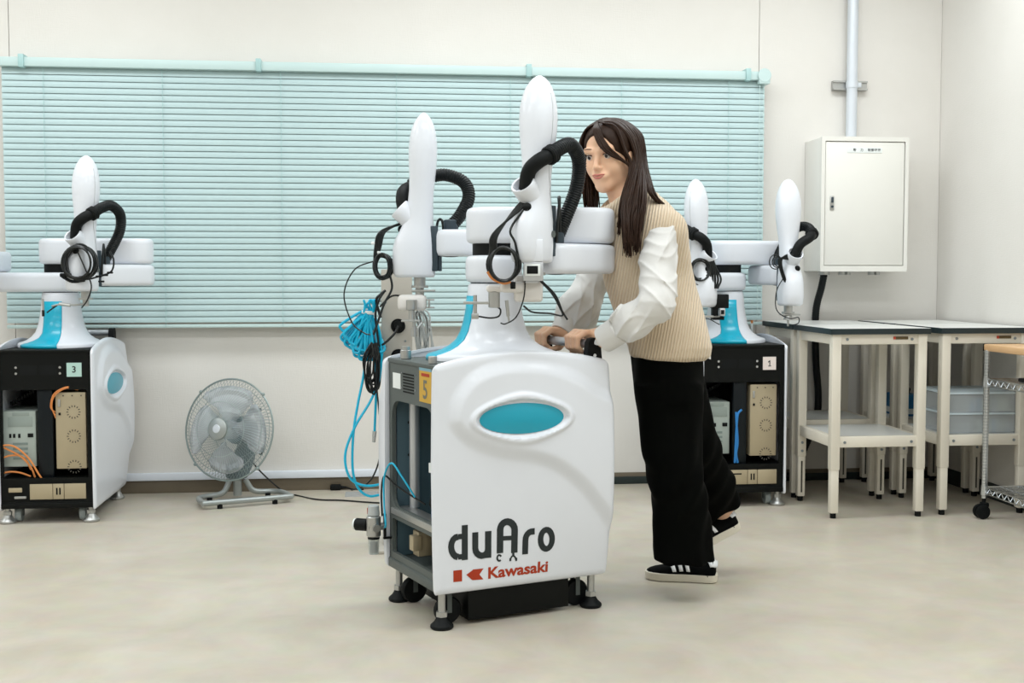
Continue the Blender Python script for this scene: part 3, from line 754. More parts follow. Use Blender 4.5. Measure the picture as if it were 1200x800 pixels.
def column(root, elbow, base, z0, po, tall=0.545, open_seam=False):
    """one wrist column: elbow and base are (x, y) in the cart frame; z0 is the bottom of the white cover"""
    d = Vector((elbow[0] - base[0], elbow[1] - base[1], 0)).normalized(); p = Vector((d.y, -d.x, 0))
    B = Vector((base[0], base[1], z0)); k = tall / 0.545
    P = lambda a, b, z: B + d * a + p * b + Vector((0, 0, z))
    tab = [(0.0, -.070, .044, .036), (.004, -.080, .049, .044), (.012, -.086, .051, .047), (.05, -.089, .052, .049), (.10, -.086, .051, .048), (.128, -.078, .050, .046), (.150, -.066, .048, .043), (.172, -.056, .046, .040),
           (.20, -.046, .045, .038), (.25, -.037, .045, .038), (.29, -.033, .048, .041), (.33, -.032, .052, .047), (.38, -.034, .057, .053),
           (.42, -.034, .059, .055), (.455, -.031, .057, .053), (.485, -.025, .053, .047), (.508, -.017, .046, .039), (.526, -.006, .037, .029), (.538, .004, .027, .018), (.5445, .013, .018, .006)]
    rg = []
    n = 28
    for z, a, b, q in tab:
        c, h = (a + b) / 2, (b - a) / 2; ring = []
        for j in range(n):
            t = 2 * math.pi * j / n; ex = 0.82
            ct, st = math.cos(t), math.sin(t)
            ring.append(P(c + h * math.copysign(abs(ct) ** ex, ct), q * math.copysign(abs(st) ** ex, st), z * k))
        rg.append(ring)
    mb = MB(); mb.rings(rg); col = mb.build('wrist_column', M_WHITE, root, 50)
    # seam line sweeping over the cover
    mb = MB(); pts = []
    for i in range(15):
        z = 0.02 + 0.47 * i / 14
        row = min(range(len(tab) - 1), key=lambda r: abs((tab[r][0] + tab[r + 1][0]) / 2 - z))
        t0, t1 = tab[row], tab[row + 1]; f = max(0, min(1, (z - t0[0]) / (t1[0] - t0[0])))
        a, b, q = [t0[m] + (t1[m] - t0[m]) * f for m in (1, 2, 3)]
        th = math.radians(20 + 75 * sstep(0.0, 0.34, z)) if not open_seam else math.radians(180)
        ct, st = math.cos(th), math.sin(th); ex = 0.82
        pts.append(P((a + b) / 2 + (b - a) / 2 * math.copysign(abs(ct) ** ex, ct) * 1.002, math.copysign(1, po) * q * math.copysign(abs(st) ** ex, st) * 1.002, z * k))
    mb.tube(pts, 0.0011, 5); mb.build('seam', M_ALU, col)
    # cup that takes the hose
    ax = (d * -0.72 + Vector((0, 0, 0.69))).normalized()
    c0 = P(-0.026, 0, 0.190 * k)
    M = Matrix.Translation(c0) @ ax.to_track_quat('Z', 'Y').to_matrix().to_4x4()
    mb = MB(); mb.lathe([(0.030, -0.02), (0.033, 0.0), (0.035, 0.035), (0.036, 0.052), (0.034, 0.055), (0.0295, 0.053), (0.027, 0.03), (0.0, 0.028)], 24, M)
    mb.build('hose_cup', M_WHITE, col)
    cup = c0 + ax * 0.03
    # hole with cable exit and the round recess
    mb = MB(); hc = P(-0.058, 0.012 * math.copysign(1, po), 0.160 * k); mb.ball(hc, 0.013, 12); mb.build('cable_grommet', M_RUBBER, col)
    s_ = math.copysign(1, po)
    mb = MB(); q = P(0.022, s_ * 0.0445, 0.085 * k); mb.cyl(q, q + p * s_ * 0.003, 0.0095, 16); mb.build('screw_recess', M_GREYMET, col)
    # slide behind the column
    mb = MB(); xf = Matrix((( d.x, p.x, 0, B.x), (d.y, p.y, 0, B.y), (0, 0, 1, B.z), (0, 0, 0, 1)))
    mb.span((0.036, -0.030, 0.02), (0.060, 0.030, 0.165), 0.003, xf); mb.span((0.060, -0.022, 0.02), (0.072, 0.022, 0.13), 0.003, xf)
    sl = mb.build('vertical_slide', M_DARKPLATE, root)
    mb = MB(); mb.tube(smooth_path([P(0.055, s_ * 0.033, 0.06), P(0.052, s_ * 0.04, 0.12), P(0.058, s_ * 0.042, 0.18), P(0.072, s_ * 0.03, 0.185), P(0.078, s_ * 0.03, 0.14), P(0.08, s_ * 0.028, 0.09)], 6), 0.0045, 8)
    mb.build('slide_cable', M_CABLE, sl)
    mb = MB(); mb.cyl(P(0, 0, -0.028), P(0, 0, 0.004), 0.019, 18); mb.cyl(P(0, 0, -0.034), P(0, 0, -0.026), 0.028, 20); mb.build('tool_flange', M_STEEL, col)
    return d, p, P, cup, k, col
def hose(root, P, cup, k, po, end, r=0.0215, lift=0.0):
    """black corrugated hose from the cup over to the link"""
    h0 = [cup, P(-0.056, po * 0.25, 0.262 * k), P(-0.050, po * 0.7, 0.290 * k), P(-0.022, po, 0.308 * k)]
    mb = MB(); mb.tube(smooth_path(h0, 6), r * 0.98, 16); el = mb.build('hose_elbow', M_RUBBER, root)
    e = Vector(end)
    top = 0.345 * k + lift
    Z = Vector((0, 0, 1)); dv = P(1, 0, 0) - P(0, 0, 0); pv = P(0, 1, 0) - P(0, 0, 0); hh = P(0, 0, top).z - e.z
    h1 = [P(-0.022, po, 0.308 * k), P(0.03, po * 1.1, top * 0.975), P(0.085, po * 1.0, top), e + dv * 0.042 + pv * po * 0.80 + Z * hh * 0.86, e + dv * 0.058 + pv * po * 0.5 + Z * hh * 0.58, e + dv * 0.030 + pv * po * 0.15 + Z * hh * 0.25, e + Z * 0.01]
    mb = MB(); ribbed(mb, h1, r, 0.0075, 14, 0.09); hs = mb.build('corrugated_hose', M_HOSE, root)
    t = (P(0.03, po * 1.1, top * 0.975) - P(-0.022, po, 0.308 * k)).normalized(); c = P(-0.022, po, 0.308 * k)
    mb = MB(); pts = [c + t * (0.004 * i - 0.010) for i in range(8)]
    mb.tube(pts, [r * 1.12, r * 1.3, r * 1.22, r * 1.3, r * 1.22, r * 1.3, r * 1.3, r * 1.1], 18); mb.build('hose_nut', M_RUBBER, hs)
    mb = MB(); mb.cyl(e + Vector((0, 0, -0.012)), e + Vector((0, 0, 0.03)), r * 1.12, 18, bev=0.003); mb.build('hose_socket', M_DARKPLATE, hs)
def link(root, name, a, b, z0, z1, ra, rb, m=None, crown=0.006):
    """arm link: rounded slab from a to b (x, y), rounded ends"""
    a, b = Vector((a[0], a[1])), Vector((b[0], b[1])); d = (b - a).normalized(); n = Vector((-d.y, d.x))
    a0 = math.atan2(d.y, d.x); out = []
    for c, r, s0 in ((b, rb, -90), (a, ra, 90)):
        for i in range(13):
            t = a0 + math.radians(s0 + 180 * i / 12); out.append((c, r, t))
    rg = []
    prof = [(0.016, 0.0), (0.010, 0.002), (0.004, 0.006), (0.001, 0.014), (0, 0.022)]
    h = z1 - z0
    lay = [(i, z0 + z) for i, z in prof] + [(i, z1 - z) for i, z in prof[::-1]]
    for ins, z in lay:
        rg.append([Vector((c.x + (r - ins) * math.cos(t), c.y + (r - ins) * math.sin(t), z)) for c, r, t in out])
    mb = MB(); mb.rings(rg)
    return mb.build(name, m or M_WHITE, root, 50)
def pedestal(root):
    # (z, front -x reach, back +x reach, half width)
    prof = [(.700, .205, .205, .168), (.7015, .208, .208, .171), (.712, .208, .208, .171), (.7175, .203, .203, .167), (.722, .185, .19, .152), (.730, .160, .168, .134), (.742, .136, .142, .118), (.760, .114, .116, .103), (.785, .100, .100, .094),
            (.815, .091, .091, .087), (.85, .084, .084, .081), (.89, .080, .080, .0775), (.918, .078, .078, .075), (.926, .074, .074, .071)]
    n = 48
    def pt(z, f, b, w, j, off=0.0):
        t = 2 * math.pi * j / n
        c, s = math.cos(t), math.sin(t)
        rx = b if c > 0 else f
        return Vector(((rx + off) * c, (w + off) * s, z))
    mb = MB(); mb.rings([[pt(z, f, b, w, j) for j in range(n)] for z, f, b, w in prof])
    pd = mb.build('pedestal', M_WHITE, root, 50)
    # turquoise stripe that runs down the front and spreads over the foot
    rg = []
    for i, (z, f, b, w) in enumerate(prof[1:-2]):
        t = i / (len(prof) - 4)
        yl = 0.130 - (0.130 - 0.052) * sstep(0.10, 0.60, t); yr = -0.032 + 0.010 * t
        row = []
        for j in range(15):
            y = yr + (yl - yr) * j / 14; s = max(-0.999, min(0.999, y / w)); th = math.pi - math.asin(s)
            row.append(Vector(((f + 0.0022) * math.cos(th), (w + 0.0022) * math.sin(th), z)))
        rg.append(row)
    mb = MB(); mb.rings(rg, cap=False, wrap=False); st = mb.build('pedestal_stripe', M_TEAL, pd, 60)
    md = st.modifiers.new('thickness', 'SOLIDIFY'); md.thickness = 0.002
    return pd
def leveling_foot(root, x, y, lift, m):
    mb = MB()
    mb.lathe([(0.0, 0.0), (0.030, 0.0), (0.0335, 0.004), (0.033, 0.010), (0.022, 0.020), (0.014, 0.034), (0.0, 0.034)], 22, Matrix.Translation((x, y, -lift)))
    f = mb.build('leveling_foot', m, root)
    mb = MB(); mb.cyl((x, y, 0.024 - lift), (x, y, 0.075), 0.011, 12); mb.cyl((x, y, 0.034 - lift), (x, y, 0.048 - lift), 0.0175, 6)
    mb.build('foot_stem', M_STEEL, f)
def caster(root, x, y, lift, rad, m):
    Mx = Matrix.Translation((x, y, rad - lift)) @ Matrix.Rotation(math.pi / 2, 4, 'X')
    mb = MB(); w = 0.012
    mb.lathe([(rad * 0.55, -w), (rad * 0.9, -w), (rad, -w * 0.6), (rad, w * 0.6), (rad * 0.9, w), (rad * 0.55, w)], 24, Mx)
    c = mb.build('caster_wheel', m, root)
    mb = MB(); mb.lathe([(rad * 0.58, -w * 0.9), (0.0, -w * 0.9), (0.0, w * 0.9), (rad * 0.58, w * 0.9)], 16, Mx, cap=False)
    for s in (-1, 1): mb.span((x - 0.007, y + s * 0.016 - 0.0015, rad - lift - 0.006), (x + 0.007, y + s * 0.016 + 0.0015, 0.060))
    mb.span((x - 0.02, y - 0.018, 0.054), (x + 0.02, y + 0.018, 0.062))
    mb.build('caster_fork', M_GREYMET, c)
def cable_ring(mb, C, e1, e2, R, n=6, r=0.0036, seed=0):
    rnd = random.Random(seed); nn = Vector(e1).cross(Vector(e2)).normalized()
    for k in range(n):
        R1 = R * rnd.uniform(0.84, 1.12); R2 = R * rnd.uniform(0.88, 1.16)
        o = Vector(e1) * rnd.uniform(-1, 1) * 0.004 + nn * (k - n / 2) * r * 1.3
        mb.tube([C + o + Vector(e1) * R1 * math.cos(2 * math.pi * i / 28) + Vector(e2) * R2 * math.sin(2 * math.pi * i / 28) + nn * 0.004 * math.sin(2 * math.pi * i / 28 * 2 + k) for i in range(28)], r, 6, closed=True)
def loose_cable(root, name, pts, r, m=None, n=8):
    mb = MB(); mb.tube(smooth_path(pts, n), r, 7); return mb.build(name, m or M_CABLE, root)
def cart_common(root, lift, frame_m, wheel_m, wheel_r, foot_m):
    for s in (0, 1):
        o = bpy.data.objects.new('shell', shell_mesh(True)); COL.objects.link(o); o.parent = root
        if s: o.matrix_basis = Matrix.Rotation(math.pi, 4, 'Z')
        o['_s'] = s; del o['_s']
        bd = MB(); bz = shell_out(ELX, ELZ)
        def badge_y(x, z, t): return -(HS - 0.012 + min(shell_out(x, z), shell_out(ELX + (x - ELX) * 0.9, ELZ + (z - ELZ) * 0.9)) + 0.0022 + 0.006 * (1 - t * t))
        g = []
        for t in (1.0, 0.85, 0.65, 0.45, 0.25, 0.08):
            g.append([Vector((ELX + ELA * t * math.cos(2 * math.pi * j / 40), badge_y(ELX + ELA * t * math.cos(2 * math.pi * j / 40), ELZ + ELB * t * math.sin(2 * math.pi * j / 40), t), ELZ + ELB * t * math.sin(2 * math.pi * j / 40))) for j in range(40)])
        bd.rings(g); bd.build('oval_badge', M_TEALDEEP, o, 60)
        if s == 0: near = o
    HI = HS - 0.024
    # chassis: floor pan, top plate, back panel, corner posts
    mb = MB(); mb.span((-0.272, -HI, 0.070), (0.272, HI, 0.088), 0.002); mb.build('floor_pan', frame_m, root)
    mb = MB(); mb.span((-0.272, -HI, 0.688), (0.272, HI, 0.700), 0.002); mb.build('top_plate', frame_m, root)
    mb = MB(); mb.span((0.262, -HI, 0.088), (0.272, HI, 0.688)); mb.build('rear_panel', frame_m, root)
    for sx in (-1, 1):
        for sy in (-1, 1):
            leveling_foot(root, sx * 0.245, sy * (HI - 0.018), lift, foot_m)
            caster(root, sx * 0.212, sy * (HI - 0.055), lift, wheel_r, wheel_m)
    # push handle along the back edge
    hz = 0.744
    mb = MB(); mb.cyl((0.255, -0.16, hz), (0.255, 0.16, hz), 0.0135, 18); hd = mb.build('push_handle', M_ALU, root)
    for s in (-1, 1):
        mb = MB(); mb.rings([[Vector((0.255 + dx, s * (0.140 + q), z)) for dx, z in ((-0.026, 0.700), (0.026, 0.700), (0.021, hz + 0.006), (0.013, hz + 0.018), (0, hz + 0.021), (-0.013, hz + 0.018), (-0.021, hz + 0.006))] for q in (0.0, 0.024)])
        br = mb.build('handle_bracket', M_RUBBER, hd, 30)
        mb = MB(); mb.cyl((0.255, s * 0.163, 0.7115), (0.255, s * 0.166, 0.7115), 0.0055, 10); mb.build('bracket_bolt', M_CHROME, br)
    return near
def arms(root, rz, up_elbow, up_base, up_z0, lo_elbow, lo_base, lo_z0, po_u, po_l, tall=0.545, reach=True):
    """offsets of elbows and columns are given as (to the right, away) seen along the viewing heading"""
    Ri = Matrix.Rotation(-rz, 3, 'Z')
    loc = lambda o: (lambda v: (v.x, v.y))(Ri @ (VR * o[0] + VF * o[1]))
    pedestal(root)
    ue, ub, le, lb_ = loc(up_elbow), loc(up_base), loc(lo_elbow), loc(lo_base)
    MB().cyl((0, 0, 0.918), (0, 0, 0.930), 0.070, 28).build('base_collar', M_DARKPLATE, root); MB().cyl((0, 0, 1.008), (0, 0, 1.050), 0.064, 28).build('shoulder_collar', M_RUBBER, root)
    link(root, 'lower_shoulder_link', (0, 0), le, 0.929, 1.010, 0.085, 0.080)
    link(root, 'upper_shoulder_link', (0, 0), ue, 1.045, 1.152, 0.083, 0.080)
    out = []
    for nm, e, b, z0, po, lz0, lz1 in (('upper_forearm_link', ue, ub, up_z0, po_u, 0.955, 1.043), ('lower_forearm_link', le, lb_, lo_z0, po_l, 1.012, 1.098)):
        ev, bv = Vector((e[0], e[1])), Vector((b[0], b[1])); dd = (ev - bv).normalized()
        lk = link(root, nm, (bv + dd * 0.095)[:], e, lz0, lz1, 0.050, 0.082)
        mb = MB(); c = bv + dd * 0.10; mb.ball((c.x, c.y, lz0 + 0.001), (0.028, 0.028, 0.004), 16); mb.build('link_plug', M_RUBBER, lk)
        r = column(root, e, b, z0, po, tall)
        mid = bv + dd * 0.102
        hose(root, r[2], r[3], r[4], po, (mid.x, mid.y, lz1 + 0.002))
        out.append(r)
    return out

# ---------------------------------------------------------------- robot 5, pushed by the person
A5 = math.radians(20.5)
u5 = Vector((math.cos(A5), math.sin(A5), 0)); v5 = Vector((-math.sin(A5), math.cos(A5), 0))
c5 = at_z(517, 727, 0.02) + u5 * 0.245 + v5 * 0.158; c5.z = 0
LIFT5 = 0.048
r5 = empty('dual_arm_robot', c5, A5, 'white two armed robot on the side lit grey cart numbered 5, pushed by the person', 'robot', 'two armed robots on wheeled carts')
body5 = empty('lifted', (0, 0, 0))
bpy.data.objects.remove(body5)
root = r5
class Lifted: pass
r5.location.z = LIFT5
near5 = cart_common(r5, LIFT5, M_GREYMET, M_RUBBER, 0.040, M_RUBBER)
logo_lettering(near5)
up5, lo5 = arms(r5, A5, (0.285, 0.03), (0.122, -0.190), 0.985, (0.0, 0.295), (-0.245, 0.285), 0.944, 0.064, -0.066, 0.53)
# open side of the cart: two openings in the front plate, its grey holding the side light
HI = HS - 0.025
FX = -0.268
def side_plate(root, m, y0, y1, z0, z1, oy0, oy1, oz0, oz1, rad, name, x=FX, th=0.012):
    mb = MB(); mb.frame(rrect(y0, y1, z0, z1, 0.0005, 5), rrect(oy0, oy1, oz0, oz1, rad, 5), lambda a, b, k: (x + (th if k else 0), a, b))
    return mb.build(name, m, root, 30)
fp5 = side_plate(r5, M_GREYMET, -HI, HI, 0.225, 0.690, -HI + 0.018, HI - 0.022, 0.250, 0.575, (0.05, 0.05, 0.04, 0.04), 'front_plate')
side_plate(r5, M_GREYMET, -HI, HI, 0.088, 0.225, -HI + 0.018, HI - 0.022, 0.108, 0.212, 0.006, 'lower_plate')
mb = MB(); mb.span((FX - 0.006, -HI, 0.060), (FX + 0.01, HI, 0.086), 0.002); mb.build('bottom_rail', M_GREYMET, r5)
mb = MB(); mb.span((FX - 0.005, -HI + 0.015, 0.226), (FX + 0.06, HI - 0.02, 0.246), 0.003); mb.build('inner_shelf', M_STEEL, r5)
mb = MB(); mb.span((FX + 0.17, -HI + 0.005, 0.09), (FX + 0.175, HI - 0.005, 0.688)); mb.build('inner_panel', M_DARKIN, r5)
mb = MB(); mb.span((FX + 0.02, HI - 0.012, 0.09), (FX + 0.30, HI - 0.006, 0.688)); mb.build('inner_side_panel', M_DARKIN, r5)
mb = MB(); mb.span((FX + 0.015, -HI + 0.004, 0.09), (FX + 0.30, -HI + 0.010, 0.688)); mb.build('inner_side_panel', M_DARKIN, r5)
mb = MB(); mb.cyl((FX + 0.06, HI - 0.055, 0.246), (FX + 0.06, HI - 0.055, 0.688), 0.016, 16); mb.build('inner_pole', M_ALU, r5)
for zz in (0.30, 0.40, 0.50):
    mb = MB(); mb.cyl((FX + 0.06, HI - 0.0135, zz), (FX + 0.06, HI - 0.0115, zz), 0.005, 8); mb.build('panel_hole', M_RUBBER, r5)
def on_front(name, y0, y1, z0, z1, m, parent, th=0.0015, bev=0.0):
    return MB().span((FX - th, y0, z0), (FX + 0.001, y1, z1), bev).build(name, m, parent)
on_front('paper_label', 0.085, 0.145, 0.612, 0.658, M_LABEL, fp5)
for k in range(7): on_front('vent_slot', 0.0 - 0.020, 0.065, 0.605 + k * 0.0088, 0.605 + k * 0.0088 + 0.0045, M_RUBBER, fp5, 0.0008)
for y in (-0.030, 0.074):
    for z in (0.618, 0.662): on_front('panel_screw', y - 0.003, y + 0.003, z - 0.003, z + 0.003, M_CHROME, fp5)
M_YEL = mat('ochre_number_label', '#c9a13f', 0.55, var=0.05); M_SKY = mat('pale_blue_label_band', '#7fa9b8', 0.55)
st = on_front('number_label', -0.152, -0.064, 0.590, 0.680, M_YEL, fp5, 0.002)
def side_print(txt, size, y, z, m, parent, bold=0.0, x=FX - 0.0026):
    V, Fc = text_mesh(txt, size, bold)
    return flat_mesh('label_print', V, Fc, lambda a, b: (x, y - a, z + b), m, parent)
side_print('5', 0.075, -0.108, 0.624, mat('label_number_grey', '#6f6f62', 0.6), st, 0.0012)
mb = MB(); mb.span((FX - 0.0022, -0.152, 0.6795), (FX, -0.064, 0.6895)); mb.build('label_band', M_SKY, fp5)
mb = MB(); mb.span((FX - 0.0026, -0.138, 0.664), (FX, -0.080, 0.673)); mb.build('label_heading', M_REDINK, st)
on_front('rating_plate', -HI + 0.0005, -HI + 0.017, 0.094, 0.200, M_LABEL, r5, 0.0015)
for k in range(9): on_front('rating_line', -HI + 0.003, -HI + 0.0145, 0.102 + k * 0.0105, 0.105 + k * 0.0105, M_GREYCABLE, r5, 0.002)
# things inside: transformer with straps, pneumatic valve, cables
mb = MB(); Mt = Matrix.Translation((FX + 0.10, -0.045, 0.285)) @ Matrix.Rotation(0.5, 4, 'X')
mb.box((0, 0, 0), (0.10, 0.07, 0.06), 0.006, Mt); tr = mb.build('power_brick', M_RUBBER, r5)
mb = MB(); mb.box((0.02, 0, 0.0), (0.012, 0.073, 0.063), 0.002, Mt); mb.build('strap', M_ORANGE, tr)
loose_cable(r5, 'inner_cable', [(FX + 0.08, -0.10, 0.262), (FX + 0.05, -0.09, 0.30), (FX + 0.05, -0.06, 0.31), (FX + 0.07, -0.03, 0.30)], 0.006)
loose_cable(r5, 'air_tube', [(FX + 0.03, -0.085, 0.255), (FX + 0.03, -0.088, 0.33), (FX + 0.03, -0.085, 0.385)], 0.005, M_BLUECABLE)
mb = MB(); mb.cyl((FX + 0.03, -0.085, 0.385), (FX + 0.03, -0.084, 0.412), 0.0115, 10); mb.cyl((FX + 0.03, -0.084, 0.412), (FX + 0.03, -0.094, 0.455), 0.006, 8); mb.build('tube_connector', M_LABEL, r5)
mb = MB(); mb.box((FX + 0.05, 0.035, 0.155), (0.05, 0.045, 0.075), 0.004); mb.box((FX + 0.02, 0.022, 0.160), (0.03, 0.03, 0.045), 0.003); vv = mb.build('pneumatic_valve', M_BEIGEMET, r5)
mb = MB(); mb.box((FX + 0.09, -0.05, 0.145), (0.05, 0.07, 0.09), 0.004); mb.build('valve_block', M_BEIGEMET, r5)
mb = MB(); mb.span((-0.165, -HI + 0.012, 0.012 - LIFT5), (0.165, HI - 0.03, 0.070), 0.002); mb.build('battery_tray', M_BLACKMET, r5)
# knobs on the top plate corners
mb = MB(); mb.cyl((-0.245, 0.10, 0.700), (-0.245, 0.10, 0.728), 0.0165, 16, bev=0.002); mb.cyl((-0.245, 0.10, 0.728), (-0.245, 0.10, 0.738), 0.013, 16); mb.build('top_stud', M_STEEL, r5)
mb = MB(); mb.cyl((-0.250, -0.115, 0.700), (-0.250, -0.115, 0.722), 0.013, 16, bev=0.002); mb.build('top_stud', M_STEEL, r5)
# air regulator on a bracket at the cart's lower corner
RG0 = Vector((FX - 0.055, HI - 0.005, 0.185))
mb = MB(); mb.cyl(RG0 + Vector((0, 0, -0.03)), RG0 + Vector((0, 0, 0.035)), 0.022, 18, bev=0.004); mb.cyl(RG0 + Vector((-0.02, 0, 0.0)), RG0 + Vector((0.035, 0, 0)), 0.012, 12); mb.cyl(RG0 + Vector((0, -0.028, 0.0)), RG0 + Vector((0, 0.025, 0)), 0.012, 12)
rg_ = mb.build('air_regulator', M_STEEL, r5)
mb = MB(); mb.cyl(RG0 + Vector((0, 0, 0.035)), RG0 + Vector((0, 0, 0.068)), 0.0185, 20, 0.0165, bev=0.003); mb.build('regulator_knob', M_GREYCABLE, rg_)
mb = MB(); mb.cyl(RG0 + Vector((-0.012, 0.018, 0.004)), RG0 + Vector((-0.040, 0.047, 0.004)), 0.019, 20, bev=0.002); pg = mb.build('pressure_gauge', M_RUBBER, rg_)
mb = MB(); mb.cyl(RG0 + Vector((-0.0402, 0.0472, 0.004)), RG0 + Vector((-0.044, 0.051, 0.004)), 0.017, 20); mb.build('gauge_face', M_LABEL, rg_)
M_BOWL = mat('clear_filter_bowl', '#dfe6e4', 0.1, var=0.02, trans=0.6, ior=1.2)
mb = MB(); mb.cyl(RG0 + Vector((0, 0, -0.082)), RG0 + Vector((0, 0, -0.034)), 0.0155, 18, 0.0175); mb.build('filter_bowl', M_BOWL, rg_)
mb = MB(); mb.cyl(RG0 + Vector((0, 0, -0.078)), RG0 + Vector((0, 0, -0.045)), 0.010, 14); mb.cyl(RG0 + Vector((0, 0, -0.036)), RG0 + Vector((0, 0, -0.030)), 0.0185, 14); mb.build('filter_core', M_RUBBER, rg_)
mb = MB(); mb.box(RG0 + Vector((-0.006, 0.022, 0.046)), (0.012, 0.006, 0.020), 0.001); mb.build('red_tag', M_REDINK, rg_)
mb = MB(); mb.box(RG0 + Vector((0.034, -0.006, 0.002)), (0.006, 0.012, 0.075), 0.001); mb.box(RG0 + Vector((0.050, -0.006, -0.036)), (0.040, 0.008, 0.006)); mb.build('regulator_bracket', M_RUBBER, rg_)
loose_cable(r5, 'regulator_tube', [RG0 + Vector((0.028, -0.02, 0.0)), RG0 + Vector((0.02, -0.05, 0.015)), (FX - 0.03, HI - 0.03, 0.26), (FX - 0.025, HI - 0.02, 0.34), (FX - 0.015, HI - 0.055, 0.385), (FX + 0.0, HI - 0.10, 0.35), (FX + 0.03, HI - 0.13, 0.29)], 0.0030, M_BLUEHOSE)
loose_cable(r5, 'sensor_lead', [RG0 + Vector((0.03, 0.005, 0.03)), (FX - 0.025, HI + 0.005, 0.29), (FX - 0.02, HI - 0.01, 0.34), (FX + 0.0, HI - 0.06, 0.315), (FX + 0.05, HI - 0.16, 0.272)], 0.003)
# end tools of robot 5
def tool_right5():
    d, p, P, cup, k, col = up5
    # cables from the grommet down to a hanging coil
    cc = P(-0.112, -0.030, -0.004); e1 = (d * 0.9 + p * -0.43).normalized(); e2 = Vector((0, 0, 1))
    e1 = (Matrix.Rotation(-A5, 3, 'Z') @ VR).normalized()
    mb = MB(); cable_ring(mb, cc, e1, e2, 0.043, 8, 0.0034, 3)
    g = P(-0.046, 0.012, 0.172)
    for i in range(5):
        o = (i - 2) * 0.0034
        mb.tube(smooth_path([g, g + e1 * -0.025 + Vector((0, o, -0.012 + o)), cc + e1 * (-0.022 + o) + Vector((0, 0, 0.085)), cc + e1 * (-0.030 + o) + Vector((0, 0, 0.040)), cc + e1 * (-0.043)], 6), 0.0036, 6)
    mb.tube(smooth_path([g + Vector((0, 0, -0.004)), cc + e1 * 0.02 + Vector((0, 0, 0.10)), cc + e1 * 0.032 + Vector((0, 0, 0.06)), cc + e1 * 0.045], 6), 0.0036, 6)
    w = mb.build('cable_coil', M_CABLE, r5)
    mb = MB(); mb.tube(smooth_path([cc + e1 * -0.045 + e2 * -0.02, cc + e1 * -0.03 + e2 * -0.04, cc + e1 * 0.0 + e2 * -0.052, cc + e1 * 0.02 + e2 * -0.048], 6), 0.004, 6); mb.build('cable_tail', M_ORANGE, w)
    mb = MB(); mb.box(cc + e1 * 0.026 + e2 * -0.058, (0.012, 0.012, 0.02), 0.002); mb.build('cable_plug', M_RUBBER, w)
    # white camera cover and camera in front of the column
    n = Matrix.Rotation(-A5, 3, 'Z') @ (VF * -1)
    Mx = Matrix(((e1.x, -n.x, 0, 0), (e1.y, -n.y, 0, 0), (0, 0, 1, 0), (0, 0, 0, 1)))
    o = Vector((P(0, 0, 0).x, P(0, 0, 0).y, 0))
    T = Matrix.Translation((o.x, o.y, P(0, 0, 0).z)) @ Mx
    mb = MB(); mb.span((-0.043, -0.072, 0.004), (0.020, -0.02, 0.066), 0.004, T); mb.ball(T @ Vector((-0.012, -0.04, 0.072)), 0.007, 10); cv = mb.build('camera_cover', M_WHITE, r5)
    mb = MB(); mb.span((-0.036, -0.068, -0.050), (0.020, -0.012, 0.004), 0.003, T); mb.span((-0.030, -0.060, -0.056), (0.008, -0.02, -0.048), 0.002, T); cm = mb.build('camera_body', M_ALU, cv)
    mb = MB(); mb.span((-0.031, -0.0705, -0.036), (0.012, -0.066, -0.002), 0.002, T); mb.build('camera_bezel', M_LABEL, cv)
    mb = MB(); mb.span((-0.026, -0.072, -0.030), (0.005, -0.069, -0.008), 0.001, T); mb.build('camera_window', M_RUBBER, cv)
    mb = MB(); mb.tube(smooth_path([T @ Vector(q) for q in ((0.012, -0.04, -0.05), (0.045, -0.03, -0.085), (0.068, -0.02, -0.125), (0.075, -0.02, -0.148), (0.040, -0.02, -0.142), (-0.01, -0.02, -0.138), (-0.035, -0.03, -0.12))], 7), 0.0028, 6); mb.build('camera_cable', M_CABLE, cm.parent)
    mb = MB(); mb.tube(smooth_path([T @ Vector(q) for q in ((0.016, -0.04, -0.05), (0.055, -0.03, -0.09), (0.075, -0.02, -0.135), (0.090, -0.02, -0.160))], 7), 0.0028, 6); mb.build('camera_cable', M_CABLE, cm.parent)
    mb = MB(); mb.tube(smooth_path([T @ Vector(q) for q in ((-0.03, -0.05, -0.05), (-0.035, -0.05, -0.10), (-0.055, -0.05, -0.15), (-0.085, -0.05, -0.170), (-0.10, -0.05, -0.168))], 7), 0.0022, 6); mb.build('camera_cable', M_CABLE, cm.parent)
    # white gripper arm, grey cylinder and lever below the column
    mb = MB(); mb.span((-0.100, -0.045, -0.083), (-0.030, 0.010, -0.052), 0.011, T, 3); mb.span((-0.140, -0.035, -0.082), (-0.092, 0.000, -0.062), 0.008, T, 3); mb.span((-0.062, -0.03, -0.110), (0.02, 0.015, -0.034), 0.010, T, 3)
    gr = mb.build('gripper_body', M_WHITE2, r5)
    mb = MB(); mb.cyl(T @ Vector((-0.118, -0.018, -0.126)), T @ Vector((-0.118, -0.018, -0.080)), 0.0165, 18, bev=0.002); mb.build('gripper_cylinder', M_STEEL, gr)
    mb = MB(); mb.span((-0.205, -0.026, -0.116), (-0.110, -0.010, -0.108), 0.001, T); mb.cyl(T @ Vector((-0.172, -0.018, -0.155)), T @ Vector((-0.172, -0.018, -0.090)), 0.0055, 10); mb.span((-0.182, -0.028, -0.158), (-0.162, -0.008, -0.142), 0.002, T); mb.build('gripper_lever', M_STEEL, gr)
    mb = MB(); mb.tube(smooth_path([T @ Vector(q) for q in ((-0.165, -0.018, -0.150), (-0.130, -0.018, -0.155), (-0.105, -0.018, -0.150), (-0.100, -0.018, -0.132), (-0.112, -0.018, -0.122))], 6), 0.0024, 6); mb.build('gripper_lead', M_CABLE, gr)
